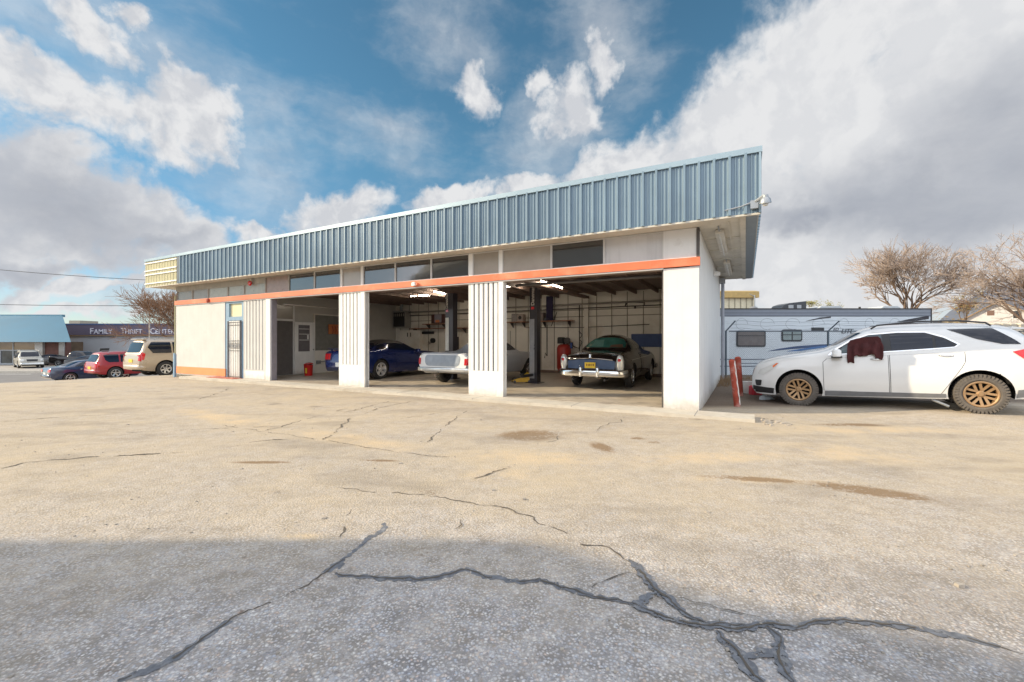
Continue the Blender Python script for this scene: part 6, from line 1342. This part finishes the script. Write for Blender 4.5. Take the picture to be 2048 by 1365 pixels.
a = MB(); a.box(xg-1.0, xg, by-.3, by, -1.8, ze); a.build('pale_pier', cream_wall, bs); xa, _ = tp(119, 700, by); xb, _ = tp(130, 700, by); a = MB(); a.box(xa, xb, by-.1, by-.002, -1.8, ze); a.build('pale_pier', cream_wall, bs)
a = MB(); a.box(xl, xg-1, by+.1, by+8, -1.8, ze); a.build('inner_front', mat('shop_inside', (.16, .11, .07), .8, var=.4, scale=.4), bs)
for i in range(12):
    xx = xg-1-(i+1)*3.1; f_ = MB(); f_.box(xx, xx+.12, by-.08, by+.02, -1.8, ze); f_.box(xx+.12, xx+3.1, by-.08, by+.02, .1, .22); f_.box(xx+.12, xx+3.1, by-.08, by+.02, -1.8, -1.5); f_.box(xx+1.5, xx+1.6, by-.08, by+.02, -1.5, .1); fo = f_.build('shop_window', galv, bs)
    g_ = MB(); g_.box(xx+.12, xx+3.1, by-.02, by, .22, ze-.02); g_.build('upper_pane', mat('amber_shop_glass', (.24, .16, .07), .12, spec=.8, var=.4, scale=.5), fo); g_ = MB(); g_.box(xx+.12, xx+3.1, by-.02, by, -1.5, .1); g_.build('lower_pane', mat('dark_shop_glass', (.05, .06, .06), .1, spec=.8, var=.5, scale=.8), fo)
# lamp pole and wires
lp = thing('street_pole', 'thin pale pole standing behind the gold off roader', 'pole', (at(299, 0, 40).x, 40, -1.7), 0)
a = MB(); a.tube([(0, 0, 0), (0, 0, 3.2)], .09, 8); a.tube([(0, 0, 3.2), (0, 0, 6.6)], .05, 8); a.build('shaft', mat('pale_pole', (.45, .40, .34), .6), lp); a = MB(); a.box(-.25, .15, -.08, .08, 6.5, 6.7); a.build('lamp_head', galv, lp)
def wire(lab, p0, p1, Y, sag):
    a = MB(); A, B_ = at(*p0, Y), at(*p1, Y); a.tube([A.lerp(B_, i/16)+Vector((0, 0, -sag*4*(i/16)*(1-i/16))) for i in range(17)], .022, 4); o = a.build('utility_wire', blackp); tag(o, lab, 'wire', 'overhead wires')
wire('upper overhead wire running down to the bare tree at the left', (-700, 440), (420, 565), 38, 1.0); wire('lower faint overhead wire above the blue roofed shop', (-500, 588), (420, 610), 38, .4)

# bare trees
bark = mat('bare_bark', (.17, .12, .09), .9, var=.2, scale=4); twig = mat('pale_twigs', (.36, .285, .235), .9, var=.2, scale=1); twig2 = mat('rusty_twigs', (.26, .16, .10), .9, var=.25, scale=1)
def bare_tree(lab, base, height, spread, seed, lean=(0, 0), tw=twig, levels=6, stems=4, twr=.012, up=.12, group=None, cap=9000, hf=.13):
    r_ = random.Random(seed); root = thing('bare_tree', lab, 'tree', base, 0, group); T = MB(); K = MB(); cnt = [0]
    def grow(p, d, L, r, lev):
        if cnt[0] > cap or p.z > height*.93: return
        n = 3; pts = [p]; q_ = p.copy(); dd = d.copy()
        for i in range(n):
            dd = (dd+Vector((r_.gauss(0, .16), r_.gauss(0, .16), r_.gauss(0, .10)+up*.12))).normalized(); q_ = q_+dd*L/n; pts.append(q_.copy())
        (T if r > .022 else K).tube(pts, r, 7 if r > .06 else (4 if r > .022 else 3), cap=False, r1=r*.62); cnt[0] += 1
        if lev == 0: return
        k_ = r_.choice((1, 2, 2, 3)) if lev > 1 else 3
        for i in range(k_+1):
            f = 1 if i < 2 else r_.uniform(.35, .95); b_ = pts[0].lerp(pts[-1], f) if f < 1 else pts[-1]
            if f < 1: b_ = pts[min(n, int(f*n)+0)].lerp(pts[min(n, int(f*n)+1)], f*n-int(f*n))
            ax = Vector((r_.gauss(0, 1), r_.gauss(0, 1), r_.gauss(0, .55))).normalized(); nd = (dd*.85+ax*r_.uniform(.4, .8)*spread+Vector((0, 0, up*.25))).normalized()
            grow(b_, nd, L*r_.uniform(.52, .98), max(twr, r*r_.uniform(.5, .66)), lev-1)
    h0 = height*hf; tr = height*.02
    T.tube([(0, 0, -.5), (lean[0]*.3, lean[1]*.3, h0)], tr*1.3, 9, r1=tr)
    for s in range(stems):
        an = 2*pi*s/stems+r_.uniform(-.4, .4); d = Vector((cos(an)*.55*spread+lean[0], sin(an)*.55*spread+lean[1], 1)).normalized()
        grow(Vector((lean[0]*.3, lean[1]*.3, h0*.9)), d, height*.27, tr*.72, levels)
    T.build('trunk', bark, root, smooth=True, fix=False); K.build('crown', tw, root, fix=False); return root
tb = at(1815, 0, 47); bare_tree('wide pale bare tree behind the right end of the travel trailer', (tb.x, 47, gz(tb.x, 47)), 9.8, .70, 11, levels=6, stems=6, twr=.016, cap=9000)
tb = at(2062, 0, 40); bare_tree('bare tree with reddish twigs at the right edge beside the old house', (tb.x+.6, 40, gz(tb.x, 40)), 10.4, .95, 23, levels=6, stems=6, tw=twig, twr=.014, cap=9000)
tb = at(372, 0, 31); bare_tree('brown bare tree rising behind the left end of the workshop', (tb.x+.6, 31, gz(tb.x, 31)), 6.2, .8, 5, lean=(-.55, 0), tw=twig2, levels=6, stems=6, twr=.011, cap=9000, hf=.26, up=.2)
tb = at(1925, 0, 58); t_ = bare_tree('small ochre leaved tree left of the old house', (tb.x, 58, gz(tb.x, 58)), 4.8, .8, 31, levels=4, stems=4, tw=twig2)
def leaf_crown(root, c, rad, n, m_, seed, s=.14, name='foliage'):
    r_ = random.Random(seed); a = MB(); cl = [(Vector((r_.gauss(0, .5)*rad[0], r_.gauss(0, .5)*rad[1], r_.gauss(0, .45)*rad[2]))+Vector(c), r_.uniform(.25, .5)) for _ in range(14)]
    for i in range(n):
        q_, w_ = r_.choice(cl); p = q_+Vector((r_.gauss(0, w_)*rad[0]*.6, r_.gauss(0, w_)*rad[1]*.6, r_.gauss(0, w_)*rad[2]*.6)); u = Vector((r_.gauss(0, 1), r_.gauss(0, 1), r_.gauss(0, 1))).normalized(); v = u.orthogonal().normalized(); ss = s*r_.uniform(.5, 1.2)
        a.add([tuple(p), tuple(p+u*ss+v*ss*.4), tuple(p+u*ss*1.6), tuple(p+u*ss-v*ss*.4)], [(0, 1, 2, 3)])
    return a.build(name, m_, root, fix=False)
leaf_crown(t_, (0, 0, 3.1), (1.5, 1.4, 1.3), 1500, mat('ochre_leaves', (.26, .19, .06), .8, var=.4), 4)
for i, (px, py, Y, h, lab) in enumerate(((1648, 612, 34, 1.0, 'tuft of yellow green treetop just right of the black roof unit on the trailer'), (1617, 602, 40, .5, 'small treetop showing over the black roof unit'))):
    p = at(px, py, Y); t_ = thing('distant_tree', lab, 'tree', (p.x, Y, 0), 0); a = MB(); a.tube([(0, 0, -.2), (.1, 0, p.z-.4)], .12, 6, r1=.03); a.build('trunk', bark, t_); leaf_crown(t_, (0, 0, p.z-.2), (.55*h+.2, .6, .6*h), 500, mat('olive_leaves', (.22, .20, .07), .8, var=.4), i, .1)
# shrubs on the field edge
sb = MB(); r_ = random.Random(8)
for i in range(60):
    px = r_.uniform(1868, 2048); Y = r_.uniform(80, 140); x = (px-1024)/F*Y; z = gz(x, Y); s = r_.uniform(.5, 1.6)
    for k_ in range(50):
        p = Vector((x+r_.gauss(0, .8)*s, Y+r_.gauss(0, .5)*s, z+abs(r_.gauss(0, .5))*s)); u = Vector((r_.gauss(0, 1), r_.gauss(0, 1), r_.gauss(0, 1))).normalized()*.3; v = u.orthogonal()*.6; sb.add([tuple(p-u), tuple(p+v), tuple(p+u), tuple(p-v)], [(0, 1, 2, 3)])
tag(sb.build('field_scrub', mat('field_scrub_leaves', (.16, .12, .07), .9, var=.4, scale=.3), fix=False), 'low brown scrub scattered along the edge of the dry field', 'scrub', kind='stuff')
# old house at the right
hs = at(1999, 0, 62); HZ = gz(hs.x, 62); ho = thing('old_house', 'weathered pale house with a brown shingle roof at the right edge', 'house', (hs.x, 62, HZ), R(-52)); pl_ = mat('patchy_pale_plaster', (.52, .50, .49), .9, var=.15, scale=1.2, stain=(.30, .26, .24), stscale=1.2)
GT = 1.35+(682-601)/F*62-HZ; GE = 1.35+(682-632)/F*62-HZ
a = MB(); a.prism([(-3.2, -.6), (3.2, -.6), (3.2, GE), (0, GT-.25), (-3.2, GE)], 0, 10); a.build('wall', pl_, ho)
a = MB(); a.add([(-3.7, -.5, GE-.35), (0, -.5, GT), (0, 10.5, GT), (-3.7, 10.5, GE-.35), (3.7, -.5, GE-.35), (3.7, 10.5, GE-.35), (-3.7, -.5, GE-.5), (0, -.5, GT-.15), (3.7, -.5, GE-.5)], [(0, 1, 2, 3), (1, 4, 5, 2), (0, 6, 7, 1), (1, 7, 8, 4)]); a.build('roof', mat('brown_shingle', (.26, .165, .085), .9, var=.25, scale=1.5), ho, fix=False)
a = MB(); a.box(3.2, 12, 1.5, 9, -.6, GE-.3); a.build('side_wing', pl_, ho); a = MB(); a.prism([(.8, GE-.6), (1.2, GE-.3), (5.5, GT-.3), (9.8, GE-.3)], 3.21, 12.4, 'X'); a.build('wing_roof', mat('brown_shingle', (.26, .165, .085)), ho)
a = MB(); a.box(1.2, 2.0, -.04, 0, .9, 2.1); wn_ = a.build('window', white_trim, ho); a = MB(); a.box(1.28, 1.92, -.06, -.041, .98, 2.02); a.build('pane', glass_dark, wn_)
a = MB(); a.box(-1.2, -.5, -.04, 0, 1.5, 2.2); a.build('gable_vent', mat('brown_vent', (.14, .08, .06), .7), ho)
# ochre hut in the field, low stone wall by the trees
p = at(1912, 632, 150); ht = thing('field_hut', 'tiny ochre hut far off in the dry field', 'hut', (p.x, 150, gz(p.x, 150)-.3), 0); a = MB(); a.box(-2.4, 2.4, 0, 4, 0, 3.2); a.build('wall', mat('ochre_hut', (.50, .36, .14), .8), ht); a = MB(); a.prism([(-2.7, 3.2), (2.7, 3.2), (2.2, 4.1), (-2.2, 4.1)], -.2, 4.2); a.build('roof', mat('tan_roof', (.45, .36, .22), .8), ht)
rw2 = MB(); r_ = random.Random(12)
for k_ in range(8):
    for i in range(40):
        x = 22.5+i*.42+r_.uniform(-.05, .05)+(k_ % 2)*.2; z = gz(x, 21)-.2+k_*.3; s = r_.uniform(.17, .22)
        rw2.cbox(x-s, x+s, 21+r_.uniform(-.06, .06), 21.5, z, z+.29, .05)
tag(rw2.build('rubble_wall', mat('cream_rubble_stone', (.52, .46, .36), .9, var=.25, scale=1.5)), 'cream rubble stone wall beyond the rear of the white crossover', 'wall')

# ================================================================== unseen building added to cast the foreground shadow, roofline shaped to its edge
nb = thing('shadow_caster_building', 'unseen plain building added beside the lot to cast the foreground shadow', 'building', (0, 0, 0), 0)
ren = mat('tan_render', (.45, .40, .33), .8, var=.06, scale=.4)
NX = -15.0; k_ = math.tan(R(SUN_EL)); zz = lambda X: (X-NX)*k_-.05
a = MB(); a.prism([(-26, -1.5), (3.0, -1.5), (3.0, zz(-1.2)), (3.09, zz(-.5)), (3.0, zz(.2)), (2.94, zz(.36)), (2.71, zz(.67)), (2.42, zz(1.05)), (2.24, zz(1.38)), (2.10, zz(1.88)), (1.9, zz(2.25)), (1.6, zz(3.2)), (1.2, zz(5)), (-26, zz(5.5))], NX-12, NX, 'X'); a.build('wall', ren, nb)
for i in range(6):
    for j in range(2):
        y = -3-i*3.6; z = 1.2+j*3.3; a = MB(); a.box(NX, NX+.06, y-1, y+1, z, z+1.6); f_ = a.build('window', white_trim, nb); a = MB(); a.box(NX+.06, NX+.07, y-.9, y+.9, z+.1, z+1.5); a.build('pane', glass_dark, f_)
